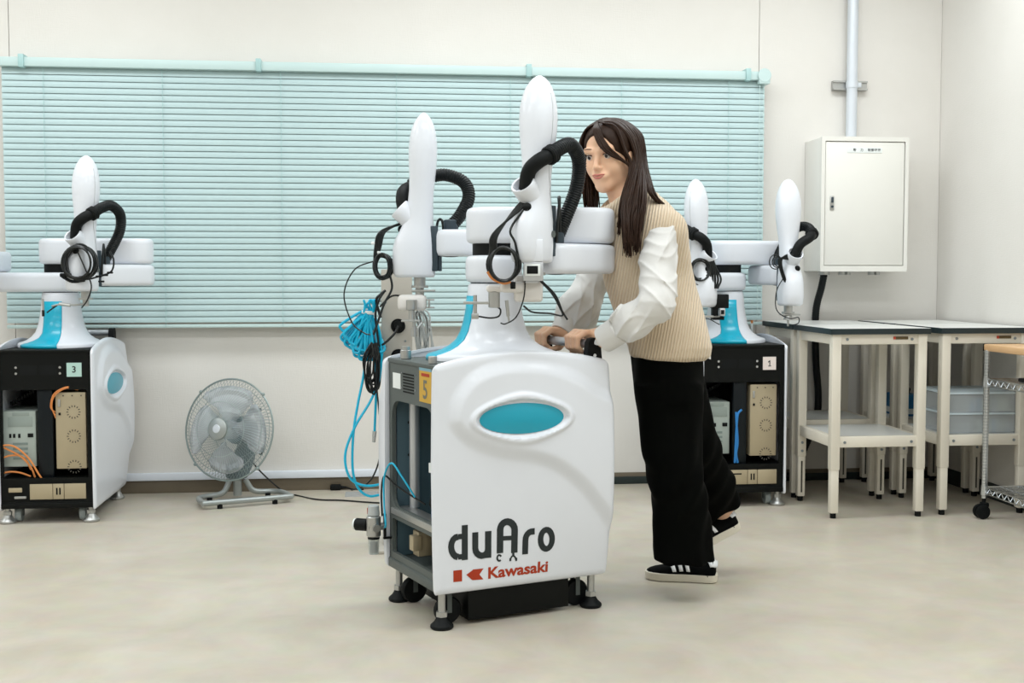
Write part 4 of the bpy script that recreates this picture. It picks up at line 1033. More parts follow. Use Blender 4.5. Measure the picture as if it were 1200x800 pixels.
    mb = MB(); mb.cyl(T @ Vector((-0.078, -0.02, -0.150)), T @ Vector((-0.083, -0.02, -0.105)), 0.005, 10); mb.cyl(T @ Vector((-0.075, -0.02, -0.168)), T @ Vector((-0.078, -0.02, -0.150)), 0.003, 8); mb.build('gripper_probe', M_STEEL, gr)
tool_right5()
def tool_left5():
    d, p, P, cup, k, col = lo5
    e1 = (Matrix.Rotation(-A5, 3, 'Z') @ VR).normalized(); n = Matrix.Rotation(-A5, 3, 'Z') @ (VF * -1)
    Mx = Matrix(((e1.x, -n.x, 0, 0), (e1.y, -n.y, 0, 0), (0, 0, 1, 0), (0, 0, 0, 1)))
    T = Matrix.Translation(P(0, 0, 0)) @ Mx
    mb = MB(); mb.cyl(T @ Vector((0, 0, -0.058)), T @ Vector((0, 0, -0.03)), 0.014, 14); mb.span((-0.026, -0.02, -0.046), (0.05, 0.02, -0.040), 0.001, T); mb.build('tool_shaft', M_STEEL, col)
    mb = MB(); mb.span((-0.070, -0.036, -0.108), (0.022, 0.03, -0.056), 0.014, T, 3); gr = mb.build('gripper_body', M_WHITE2, r5)
    mb = MB(); mb.cyl(T @ Vector((-0.022, -0.05, -0.104)), T @ Vector((-0.022, -0.05, -0.072)), 0.018, 16, bev=0.002); mb.cyl(T @ Vector((-0.022, -0.05, -0.14)), T @ Vector((-0.022, -0.05, -0.10)), 0.010, 12)
    mb.span((-0.055, -0.064, -0.142), (0.005, -0.036, -0.136), 0.001, T); mb.cyl(T @ Vector((-0.015, -0.05, -0.175)), T @ Vector((-0.015, -0.05, -0.14)), 0.006, 10); mb.cyl(T @ Vector((-0.015, -0.05, -0.19)), T @ Vector((-0.015, -0.05, -0.16)), 0.010, 10); mb.build('gripper_finger', M_STEEL, gr)
    mb = MB(); mb.span((0.020, -0.02, -0.075), (0.048, 0.0, -0.070), 0.001, T); mb.span((0.020, -0.02, -0.100), (0.048, 0.0, -0.095), 0.001, T); mb.span((0.028, -0.02, -0.100), (0.034, 0.0, -0.070), 0.001, T); mb.build('gripper_clip', M_STEEL, gr)
    cc = T @ Vector((-0.118, -0.02, 0.035)); e2 = Vector((0, 0, 1))
    mb = MB(); cable_ring(mb, cc, e1 * 0.75, e2, 0.036, 8, 0.0040, 5)
    g = P(-0.046, -0.012, 0.172)
    for i in range(5):
        q = (i - 2) * 0.004
        mb.tube(smooth_path([g, g + e1 * -0.02 + Vector((0, q, 0.0)), cc + e1 * (-0.0 + q) + e2 * 0.11, cc + e1 * (-0.015 + q) + e2 * 0.06, cc + e1 * -0.027], 6), 0.004, 6)
    w = mb.build('cable_coil', M_CABLE, r5)
    mb = MB(); mb.box(cc + e1 * -0.012 + e2 * 0.045, (0.012, 0.01, 0.010), 0.003); mb.box(cc + e1 * -0.03 + e2 * 0.075, (0.012, 0.01, 0.010), 0.003); mb.build('cable_clip', M_LABEL, w)
    mb = MB(); mb.tube(smooth_path([cc + e1 * 0.022 + e2 * -0.02, cc + e1 * 0.03 + e2 * -0.07, cc + e1 * 0.005 + e2 * -0.12, cc + e1 * -0.02 + e2 * -0.19, cc + e1 * -0.03 + e2 * -0.22], 6), 0.004, 6); mb.build('cable_tail', M_CABLE, w)
    mb = MB(); mb.tube(smooth_path([cc + e1 * -0.01 + e2 * -0.13, cc + e1 * 0.03 + e2 * -0.095, cc + e1 * 0.07 + e2 * -0.10, cc + e1 * 0.092 + e2 * -0.125], 6), 0.003, 6); mb.build('cable_tail', M_CABLE, w)
    mb = MB(); mb.tube(smooth_path([cc + e1 * -0.02 + e2 * 0.02, cc + e1 * -0.09 + e2 * -0.01, cc + e1 * -0.125 + e2 * -0.09, cc + e1 * -0.10 + e2 * -0.18, cc + e1 * -0.06 + e2 * -0.215, cc + e1 * -0.04 + e2 * -0.22], 7), 0.0022, 6); mb.build('cable_tail', M_CABLE, w)
    return T
T_left5 = tool_left5()

# ---------------------------------------------------------------- robots 3 and 1 by the back wall
def parked_robot(loc, label, number, sticker_m, blue):
    r = empty('dual_arm_robot', loc, math.pi / 2, label, 'robot', 'two armed robots on wheeled carts')
    cart_common(r, 0.0, M_BLACKMET, mat('grey_clear_caster_wheel', '#9aa3a3', 0.3, var=0.05), 0.030, M_STEEL)
    # lateral a runs to the right in front view: a = -y
    fr = MB(); fr.frame(rrect(-HI, HI, 0.070, 0.690, 0.0005, 2), rrect(-HI + 0.012, HI - 0.020, 0.178, 0.540, 0.006, 2), lambda a, b, k: (FX + (0.010 if k else 0), -a, b))
    fp = fr.build('front_plate', M_BLACKMET, r, 30)
    def F(name, a0, a1, z0, z1, x0, x1, m, parent=r, bev=0.0): return MB().span((FX + x0, -a1, z0), (FX + x1, -a0, z1), bev).build(name, m, parent)
    F('bottom_rail', -HI, HI, 0.062, 0.082, -0.008, 0.004, M_BLACKMET, r, 0.002)
    F('back_wall', -HI, HI, 0.088, 0.688, 0.30, 0.305, M_BLACKMET)
    F('centre_post', -0.040, 0.022, 0.178, 0.560, 0.020, 0.05, mat('blued_black_steel', '#141b20', 0.3, metal=0.5, var=0.3, scale=5), r, 0.006)
    F('shelf', -HI, HI, 0.168, 0.184, -0.003, 0.28, M_BLACKMET)
    pc = F('computer_unit', -HI - 0.02, -0.050, 0.226, 0.452, 0.035, 0.26, M_PCGREY, r, 0.003)
    F('drive_bay', -HI + 0.022, -0.062, 0.388, 0.428, 0.0335, 0.036, mat('pc_bay_grey', '#98a49f', 0.5), pc, 0.001)  # bay fronts slightly darker than the computer case
    F('drive_bay', -HI + 0.04, -0.075, 0.432, 0.447, 0.0335, 0.036, mat('pc_bay_grey', '#98a49f', 0.5), pc, 0.001)
    F('power_socket', -0.082, -0.060, 0.345, 0.361, 0.033, 0.036, M_RUBBER, pc, 0.001)
    for q in (-0.150, -0.135, -0.115): F('front_button', q - 0.004, q + 0.005, 0.344, 0.360, 0.033, 0.036, M_RUBBER, pc, 0.001)
    for zz in (0.255, 0.275, 0.295, 0.315): F('card_slot', -0.140, -0.082, zz, zz + 0.009, 0.033, 0.036, mat('pc_slot_grey', '#7e8d89', 0.5), pc)
    dv = F('servo_drive', 0.034, 0.152, 0.218, 0.528, 0.012, 0.25, M_BEIGEMET, r, 0.003)
    for zz in (0.448, 0.350, 0.226):
        cx = 0.104
        for i in range(14):
            a = 2 * math.pi * i / 14
            MB().box((0, 0, 0), (0.0012, 0.0075, 0.0035), 0, Matrix.Translation((FX + 0.0118, -(cx + 0.024 * math.cos(a)), zz + 0.024 * math.sin(a))) @ Matrix.Rotation(-a, 4, 'X')).build('fan_slot', M_SLOT, dv)
    F('terminal', 0.044, 0.054, 0.470, 0.500, 0.008, 0.013, M_STEEL, dv, 0.001); F('terminal', 0.046, 0.054, 0.436, 0.446, 0.008, 0.013, M_RUBBER, dv, 0.001)
    for a in (0.065, 0.10, 0.135): F('rivet', a - 0.0025, a + 0.0025, 0.512, 0.517, 0.0105, 0.013, M_SLOT, dv)
    F('port_plate', -0.068, 0.020, 0.098, 0.160, -0.004, 0.004, M_BEIGEMET, r, 0.001); F('port_plate', 0.022, 0.064, 0.098, 0.160, -0.004, 0.004, M_BEIGEMET, r, 0.001); F('port_plate', 0.066, 0.150, 0.098, 0.160, -0.004, 0.004, M_BEIGEMET, r, 0.001)
    for q in (0.034, 0.046): F('port_opening', q, q + 0.006, 0.116, 0.144, -0.0048, 0.004, M_RUBBER, r)
    F('port_opening', -0.045, -0.006, 0.140, 0.146, -0.0048, 0.004, M_RUBBER, r) if blue else None
    cn = F('connector', -0.150, -0.098, 0.128, 0.146, -0.006, 0.004, M_BEIGEMET, r, 0.002); F('connector_shell', -0.128, -0.082, 0.102, 0.112, -0.006, 0.004, M_STEEL, cn, 0.002)
    for a in (-0.112, 0.058):
        for zz in (0.606, 0.630): MB().cyl((FX - 0.003, -a, zz), (FX + 0.001, -a, zz), 0.005, 10).build('panel_screw', M_CHROME, r)
    for a0, a1 in ((-0.098, -0.032), (-0.020, 0.044)): F('vent_recess', a0, a1, 0.600, 0.638, -0.0006, 0.002, M_RUBBER, fp)
    sk = F('number_sticker', 0.084, 0.142, 0.592, 0.648, -0.0022, 0.001, sticker_m, fp, 0.0)
    V, Fc = text_mesh(number, 0.036, 0.0006)
    if number == '1':
        V = [(-0.0075, 0.006), (-0.0055, 0.003), (-0.001, 0.0065), (-0.001, -0.010), (-0.006, -0.010), (-0.006, -0.013), (0.0075, -0.013), (0.0075, -0.010), (0.003, -0.010), (0.003, 0.013), (0.0, 0.013)]
        Fc = [(3, 8, 9, 10, 2), (0, 1, 2, 10), (4, 5, 6, 7)]
    flat_mesh('number', V, Fc, lambda a, b: (FX - 0.0028, -(0.113 + a), 0.620 + b), M_INK, sk)
    for i in range(9):
        F('cable_chain', -HI + 0.012 + i * 0.011, -HI + 0.021 + i * 0.011, 0.468 + i * 0.006, 0.484 + i * 0.006, 0.10, 0.14, M_RUBBER, r, 0.002)
    A = lambda a, z, x=0.012: (FX + x, -a, z)
    if blue:
        loose_cable(r, 'blue_cable', [A(-0.005, 0.42, 0.008), A(-0.022, 0.40, 0.006), A(-0.028, 0.34, 0.006), A(-0.030, 0.28, 0.006), A(-0.033, 0.19, 0.008)], 0.005, M_BLUECABLE)
        loose_cable(r, 'blue_cable', [A(-0.030, 0.41, 0.008), A(-0.028, 0.36, 0.006), A(-0.022, 0.28, 0.006), A(-0.028, 0.23, 0.006), A(-0.020, 0.19, 0.008)], 0.005, M_BLUECABLE)
    else:
        for pts in ([A(-0.21, 0.300), A(-0.165, 0.318, 0.004), A(-0.120, 0.310, 0.002), A(-0.07, 0.262, 0.004), A(-0.035, 0.200, 0.006), A(-0.022, 0.176, 0.012)],
                    [A(-0.20, 0.322), A(-0.15, 0.300, 0.006), A(-0.10, 0.270, 0.006), A(-0.064, 0.226, 0.008), A(-0.052, 0.186, 0.016)],
                    [A(-0.21, 0.238), A(-0.165, 0.270, 0.01), A(-0.115, 0.276, 0.01), A(-0.085, 0.256, 0.012), A(-0.066, 0.216, 0.016)],
                    [A(-0.20, 0.196), A(-0.155, 0.208, 0.02), A(-0.11, 0.204, 0.02), A(-0.07, 0.188, 0.022)]):
            loose_cable(r, 'orange_cable', pts, 0.0038, M_ORANGE)
        for q in range(3):
            loose_cable(r, 'orange_cable', [A(0.036, 0.425 + 0.012 * q, 0.004), A(0.024 - 0.003 * q, 0.47, 0.0), A(0.036 - 0.002 * q, 0.515 + 0.004 * q, -0.002), A(0.08, 0.545 + 0.003 * q, 0.0), A(0.125, 0.538 + 0.004 * q, 0.008)], 0.0017, M_ORANGE)
    return r
M_STK3 = mat('pale_green_number_sticker', '#b3d3cb', 0.5); M_STK1 = mat('pink_white_number_sticker', '#ece0da', 0.5)
g3 = at_z(117, 597, ZB); c3 = Vector((g3.x - HS, g3.y + 0.28, 0))
r3 = parked_robot(c3, 'white two armed robot parked at far left on a black cart numbered 3', '3', M_STK3, False)
up3, lo3 = arms(r3, math.pi / 2, (0.305, 0.02), (0.185, -0.225), 0.934, (-0.315, 0.05), (-0.285, -0.205), 0.944, 0.064, -0.064)
g1 = at_z(924, 578, ZB); c1 = Vector((g1.x - HS, g1.y + 0.27, 0))
r1 = parked_robot(c1, 'white two armed robot parked behind the person on a black cart numbered 1', '1', M_STK1, True)
up1, lo1 = arms(r1, math.pi / 2, (0.190, 0.05), (0.240, -0.17), 0.866, (-0.30, -0.10), (-0.165, -0.235), 0.862, 0.098, -0.064, 0.55, True)
def tool_parked(root, rz, arm, style):
    d, p, P, cup, k, col = arm
    Ri = Matrix.Rotation(-rz, 3, 'Z'); e1 = (Ri @ VR).normalized(); n = Ri @ (VF * -1); e2 = Vector((0, 0, 1))
    Mx = Matrix(((e1.x, -n.x, 0, 0), (e1.y, -n.y, 0, 0), (0, 0, 1, 0), (0, 0, 0, 1)))
    T = Matrix.Translation(P(0, 0, 0)) @ Mx
    Q = lambda *q: T @ Vector(q)
    if style == 'coil':       # robot 3: ring of cable in front of the column, rod tool below
        cc = Q(0.008, -0.085, 0.115)
        mb = MB(); cable_ring(mb, cc, e1, e2, 0.063, 9, 0.0042, 11); w = mb.build('cable_coil', M_CABLE, root)
        mb = MB(); mb.tube(smooth_path([cc + e1 * -0.05 + e2 * -0.04, cc + e1 * -0.02 + e2 * -0.066, cc + e1 * 0.03 + e2 * -0.066, cc + e1 * 0.075 + e2 * -0.055, cc + e1 * 0.125 + e2 * -0.035, cc + e1 * 0.135 + e2 * 0.01, cc + e1 * 0.12 + e2 * 0.045], 7), 0.0036, 6); mb.build('cable_tail', M_CABLE, w)
        mb = MB(); mb.tube(smooth_path([cc + e1 * -0.01 + e2 * 0.05, cc + e1 * 0.02 + e2 * -0.02, cc + e1 * 0.045 + e2 * -0.09, cc + e1 * 0.03 + e2 * -0.145, cc + e1 * 0.005 + e2 * -0.18], 7), 0.003, 6); mb.build('cable_tail', M_CABLE, w)
        mb = MB()
        for a, b, r_ in ((0.10, -0.050, 0.006), (0.085, -0.075, 0.005), (0.12, -0.04, 0.005), (0.075, -0.055, 0.006)): mb.box(cc + e1 * a + e2 * b, (0.018, 0.022, 0.008), 0.003)
        mb.build('cable_plug', M_RUBBER, w)
        mb = MB(); mb.box(cc + e1 * -0.055 + e2 * -0.05, (0.02, 0.045, 0.016), 0.005); mb.tube(smooth_path([cc + e1 * -0.07 + e2 * -0.055, cc + e1 * -0.03 + e2 * -0.075, cc + e1 * 0.02 + e2 * -0.07], 5), 0.006, 6); mb.build('cable_boot', M_RUBBER, w)
        mb = MB(); mb.cyl(Q(0, 0, -0.06), Q(0, 0, -0.03), 0.013, 12); gr = mb.build('tool_shaft', M_STEEL, root)
        mb = MB(); mb.tube(smooth_path([Q(0.0, -0.01, -0.05), Q(-0.045, -0.02, -0.055), Q(-0.085, -0.02, -0.050), Q(-0.13, -0.02, -0.06)], 5), 0.004, 6); mb.cyl(Q(-0.055, -0.02, -0.056), Q(-0.10, -0.02, -0.050), 0.007, 8); mb.cyl(Q(-0.165, -0.02, -0.03), Q(-0.165, -0.02, -0.075), 0.004, 8); mb.build('rod_tool', M_STEEL, gr)
        mb = MB(); mb.tube(smooth_path([Q(-0.10, -0.02, -0.05), Q(-0.13, -0.02, -0.07), Q(-0.15, -0.02, -0.085)], 5), 0.003, 6); mb.cyl(Q(-0.165, -0.02, -0.10), Q(-0.165, -0.02, -0.075), 0.0055, 8); mb.build('tool_lead', M_CABLE, gr)
    elif style == 'wires':    # robot 3, other arm at the frame edge
        mb = MB()
        for i in range(4):
            rr = 0.035 + 0.008 * i
            mb.tube([Q(0.035 + rr * math.cos(t * 0.314) * 0.8, -0.05 - 0.004 * i, 0.06 - 0.02 * i + rr * 1.4 * math.sin(t * 0.314)) for t in range(20)], 0.0022, 5, closed=True)
        mb.build('cable_coil', M_CABLE, root)
        mb = MB(); mb.cyl(Q(0, 0, -0.07), Q(0, 0, -0.03), 0.013, 12); mb.span((0.0, -0.03, -0.075), (0.06, 0.0, -0.055), 0.004, T); mb.cyl(Q(0.05, -0.02, -0.12), Q(0.045, -0.02, -0.07), 0.005, 8); gr = mb.build('rod_tool', M_STEEL, root)
        for i in range(4): loose_cable(root, 'tool_lead', [Q(0.0, -0.03, -0.05 - 0.01 * i), Q(0.04, -0.04, -0.045 - 0.02 * i), Q(0.062, -0.04, -0.06 - 0.01 * i), Q(0.03, -0.04, -0.09)], 0.0022, M_GREYCABLE if i % 2 else M_CABLE)
    elif style == 'front':    # robot 1, right arm
        mb = MB(); cc = Q(-0.01, -0.062, 0.21)
        for i in range(5): mb.tube(smooth_path([cc + e1 * (0.04 + 0.004 * i), cc + e1 * 0.0 + e2 * (0.012 - 0.005 * i), cc + e1 * (-0.035 - 0.003 * i) + e2 * -0.01, cc + e1 * (-0.03) + e2 * (-0.06 - 0.006 * i), cc + e1 * -0.01 + e2 * -0.115], 6), 0.0045, 6)
        for rr, dx in ((0.02, -0.055), (0.026, -0.062), (0.016, -0.05)): mb.tube([cc + e1 * (dx + rr * math.cos(t * 0.35)) + e2 * (-0.02 + rr * 1.2 * math.sin(t * 0.35)) for t in range(18)], 0.0024, 5, closed=True)
        w = mb.build('cable_coil', M_CABLE, root)
        mb = MB(); mb.ball(Q(-0.002, -0.058, 0.095), (0.014, 0.01, 0.012), 10); mb.build('cable_boot', M_RUBBER, w)
        mb = MB(); mb.tube(smooth_path([Q(-0.03, -0.058, 0.13), Q(-0.062, -0.055, 0.07), Q(-0.066, -0.05, 0.0), Q(-0.045, -0.045, -0.035), Q(0.0, -0.04, -0.055), Q(0.035, -0.04, -0.05), Q(0.035, -0.04, -0.075), Q(0.0, -0.04, -0.085)], 7), 0.0022, 6); mb.build('cable_tail', M_CABLE, w)
        mb = MB(); mb.cyl(Q(0, 0, -0.06), Q(0, 0, -0.03), 0.020, 14, 0.013); mb.span((-0.035, -0.02, -0.042), (0.05, 0.02, -0.036), 0.001, T); mb.cyl(Q(0.0, 0, -0.09), Q(0, 0, -0.055), 0.005, 8); mb.build('tool_shaft', M_STEEL, root)
    elif style == 'camera':   # robot 1, left arm with a black camera
        cc = Q(0.05, -0.06, 0.17)
        mb = MB(); cable_ring(mb, cc + e1 * -0.05 + e2 * -0.01, e1, e2, 0.042, 6, 0.004, 7)
        for i in range(5): mb.tube(smooth_path([cc + e1 * (-0.03 + 0.008 * i) + e2 * 0.035, cc + e1 * (-0.0 + 0.004 * i), cc + e1 * (-0.01 + 0.012 * i) + e2 * -0.05, cc + e1 * (0.0 + 0.006 * i) + e2 * -0.09], 6), 0.0045, 6)
        w = mb.build('cable_coil', M_CABLE, root)
        mb = MB(); mb.tube(smooth_path([Q(-0.02, -0.055, 0.10), Q(0.02, -0.062, 0.085), Q(0.022, -0.062, 0.05), Q(0.0, -0.06, 0.02)], 7), 0.002, 6); mb.build('cable_tail', M_CABLE, w)
        mb = MB(); mb.cyl(Q(0, 0, -0.06), Q(0, 0, -0.03), 0.016, 14); mb.span((-0.03, -0.03, -0.045), (0.09, 0.02, -0.036), 0.001, T); mb.build('tool_shaft', M_STEEL, root)
        mb = MB(); mb.span((0.055, -0.035, -0.005), (0.128, 0.03, 0.055), 0.004, T); mb.span((0.06, -0.03, -0.055), (0.11, 0.03, -0.040), 0.002, T); mb.span((0.06, -0.03, -0.042), (0.085, 0.02, 0.0), 0.002, T)
        cm = mb.build('camera_body', M_RUBBER, root)
        mb = MB(); mb.span((0.088, -0.042, -0.038), (0.112, -0.02, -0.004), 0.003, T); mb.build('camera_bezel', M_ALU, cm)
        mb = MB(); mb.span((0.093, -0.044, -0.030), (0.107, -0.04, -0.012), 0.001, T); mb.build('camera_window', M_RUBBER, cm)
        mb = MB(); mb.tube(smooth_path([Q(-0.03, -0.03, -0.075), Q(0.0, -0.03, -0.055), Q(0.04, -0.03, -0.05), Q(0.08, -0.03, -0.07), Q(0.09, -0.03, -0.075)], 6), 0.002, 6); mb.build('camera_cable', M_CABLE, cm)
rod = MB().cyl((0.14, -0.165, 0.700), (0.14, -0.165, 0.776), 0.006, 12).build('signal_rod', M_LABEL, r1)
MB().cyl((0.14, -0.165, 0.776), (0.14, -0.165, 0.790), 0.0055, 12).build('signal_tip', M_ORANGE, rod)
tool_parked(r3, math.pi / 2, up3, 'coil'); tool_parked(r3, math.pi / 2, lo3, 'wires')
tool_parked(r1, math.pi / 2, up1, 'front'); tool_parked(r1, math.pi / 2, lo1, 'camera')

# ================================================================ steel post with hoses behind robot 5
ps0 = at_y(465, 400, 4.40); PX = ps0.x
post = empty('supply_post', (PX, 4.40, 0), 0, 'grey steel supply post with round black outlets behind the pushed robot', 'post')
M_POST = mat('grey_beige_post_steel', '#b9b4aa', 0.45, var=0.04)
MB().span((-0.056, -0.045, 0.012), (0.056, 0.045, 1.02), 0.003).build('post_body', M_POST, post)
MB().span((-0.09, -0.14, 0), (0.09, 0.14, 0.012), 0.003).build('base_plate', M_POST, post)
for zz in (0.785 + 0.03, 0.675 + 0.03):
    mb = MB(); mb.lathe([(0.0, 0.0), (0.0, 0.012), (0.018, 0.012), (0.020, 0.009), (0.026, 0.010), (0.0265, 0.0), (0.0, 0.0)][1:6], 24, Matrix.Translation((0.004, -0.046, zz)) @ Matrix.Rotation(math.pi / 2, 4, 'X'))
    sk = mb.build('round_outlet', M_RUBBER, post)
    MB().cyl((0.004, -0.09, zz + 0.003), (0.004, -0.045, zz), 0.013, 14).build('outlet_plug', M_RUBBER, sk)
for q, zz in ((-0.04, 0.90), (0.04, 0.90), (0.03, 0.76), (-0.04, 0.74), (0.04, 0.64)): MB().cyl((q, -0.047, zz), (q, -0.044, zz), 0.004, 8).build('post_screw', M_BOLT, post)
loose_cable(post, 'outlet_cable', [(0.004, -0.09, 0.817), (-0.01, -0.10, 0.79), (-0.045, -0.09, 0.755), (-0.075, -0.07, 0.735), (-0.095, -0.05, 0.70)], 0.0045)
MB().box((-0.070, -0.02, 0.905), (0.04, 0.014, 0.010), 0.002).build('hose_hook', M_STEEL, post)
MB().box((0.075, 0.0, 0.86), (0.05, 0.014, 0.010), 0.002).build('hose_hook', M_STEEL, post)
# cyan air hose bundle
def Hp(px, py, y=4.34): return at_y(px, py, y) - Vector((PX, 4.40, 0))
hz0 = empty('air_hose', (PX, 4.40, 0), 0, 'bright cyan air hose hanked and hung at the left of the steel post', 'hose')
rnd = random.Random(4)
mb = MB()
tie = Hp(432, 366)
for i in range(26):
    f = i / 25
    bx, by = 402 + 40 * f + rnd.uniform(-4, 4), 392 + 26 * math.sin(min(1, f * 1.4) * math.pi / 2) + rnd.uniform(-8, 4)
    y = 4.34 + rnd.uniform(-0.03, 0.02)
    w = rnd.uniform(3.5, 7)
    b = Hp(bx, by, y); t = tie + Vector((rnd.uniform(-0.012, 0.014), rnd.uniform(-0.014, 0.014), rnd.uniform(-0.01, 0.01)))
    nrm = Vector((b.z - t.z, 0, -(b.x - t.x))).normalized() * (w * 0.0031)
    mid = t.lerp(b, 0.55)
    mb.tube(smooth_path([t, t.lerp(b, .2) + nrm * 0.5, mid + nrm * 0.9, b.lerp(mid, .12) + nrm * 1.0, b, b.lerp(mid, .12) - nrm * 1.0, mid - nrm * 0.9, t.lerp(b, .2) - nrm * 0.5, t], 5), 0.0050, 7)
for i in range(8):
    q = tie + Vector((rnd.uniform(-0.018, 0.022), rnd.uniform(-0.015, 0.015), 0))
    mb.tube(smooth_path([q, q + Vector((rnd.uniform(-.02, .02), 0, 0.03)), q + Vector((rnd.uniform(-.035, .035), 0, 0.045)), q + Vector((0.01, 0.005, 0.015))], 5), 0.0042, 7)
mb.build('hose_hank', M_BLUEHOSE, hz0)
mb = MB(); mb.lathe([(0.022, -0.006), (0.024, 0.0), (0.022, 0.006)], 16, Matrix.Translation(tie) @ Matrix.Diagonal((1.2, 0.8, 1, 1)) @ Matrix.Rotation(0.15, 4, 'Y')); mb.build('hose_tie', M_LABEL, hz0)
for pts in ([(440, 372, 4.33), (446, 395, 4.32), (447, 420, 4.31), (444, 445, 4.30), (434, 470, 4.29), (417, 498, 4.27), (406, 525, 4.26), (405, 545, 4.25), (412, 562, 4.25), (428, 569, 4.25), (447, 567, 4.27), (470, 560, 4.36)],
            [(428, 415, 4.33), (426, 440, 4.31), (420, 470, 4.29), (415, 500, 4.27), (413, 530, 4.26), (414, 555, 4.25), (420, 572, 4.25), (432, 581, 4.25), (448, 579, 4.27), (470, 574, 4.36)],
            [(440, 415, 4.33), (441, 450, 4.32), (440, 480, 4.32), (439, 505, 4.32)]):
    mb = MB(); mb.tube(smooth_path([Hp(*q) for q in pts], 7), 0.0046, 8); o = mb.build('hose_run', M_BLUEHOSE, hz0)
mb = MB(); mb.cyl(Hp(439, 505, 4.32), Hp(438, 518, 4.32), 0.0075, 10, 0.006); mb.build('hose_coupling', M_CHROME, hz0)
# black cable hank
kb = empty('black_cable_hank', (PX, 4.40, 0), 0, 'black cables hanked in long loops below the cyan hose', 'cable')
mb = MB(); rnd = random.Random(9)
for i in range(11):
    t = Hp(438 + rnd.uniform(-4, 4), 404 + rnd.uniform(-3, 3), 4.30); L = rnd.uniform(0.12, 0.20); w = rnd.uniform(0.010, 0.024)
    dx = rnd.uniform(-0.012, 0.012); dy = rnd.uniform(-0.012, 0.012)
    mb.tube(smooth_path([t, t + Vector((-w + dx, dy, -L * .4)), t + Vector((-w * .8 + dx, dy, -L * .85)), t + Vector((dx, dy, -L)), t + Vector((w * .8 + dx, dy, -L * .85)), t + Vector((w + dx, dy, -L * .4)), t], 6), 0.0032, 6)
mb.build('cable_loops', M_CABLE, kb)
mb = MB(); mb.tube(smooth_path([Hp(*q) for q in ((440, 440, 4.31), (444, 480, 4.31), (447, 515, 4.31), (444, 540, 4.30), (436, 560, 4.30), (425, 570, 4.30), (412, 574, 4.35))], 7), 0.003, 6); mb.build('cable_run', M_CABLE, kb)
mb = MB(); mb.tube(smooth_path([Hp(*q) for q in ((446, 372, 4.33), (441, 352, 4.32), (447, 344, 4.31), (452, 340, 4.31))], 7), 0.005, 6); mb.tube(smooth_path([Hp(*q) for q in ((444, 405, 4.31), (440, 370, 4.31), (444, 352, 4.30), (450, 342, 4.31))], 7), 0.004, 6); mb.build('cable_run', M_CABLE, kb)
# grey cable hank on the other side
kg = empty('grey_cable_hank', (PX, 4.40, 0), 0, 'pale grey cables looped over the right side of the steel post', 'cable')
mb = MB(); rnd = random.Random(12)
for i in range(8):
    t = Hp(491 + rnd.uniform(-3, 5), 364 + rnd.uniform(-2, 3), 4.38); dx = rnd.uniform(-0.006, 0.014)
    e = Hp(503 + rnd.uniform(-7, 6), 412 + rnd.uniform(-6, 6), 4.38)
    mb.tube(smooth_path([t + Vector((-0.012, 0, -0.015)), t, t + Vector((0.014 + dx, 0, -0.02)), t.lerp(e, .5) + Vector((0.012 + dx, 0, 0)), e, e + Vector((-0.02, 0.0, -0.02)), t.lerp(e, .55) + Vector((-0.018 + dx, 0, 0)), t + Vector((-0.012, 0, -0.015))], 6), 0.0033, 6)
mb.build('cable_loops', M_GREYCABLE, kg)
mb = MB(); mb.tube(smooth_path([Hp(*q) for q in ((484, 394, 4.34), (489, 385, 4.34), (494, 378, 4.36))], 5), 0.003, 6); mb.build('cable_tail', M_GREYCABLE, kg)
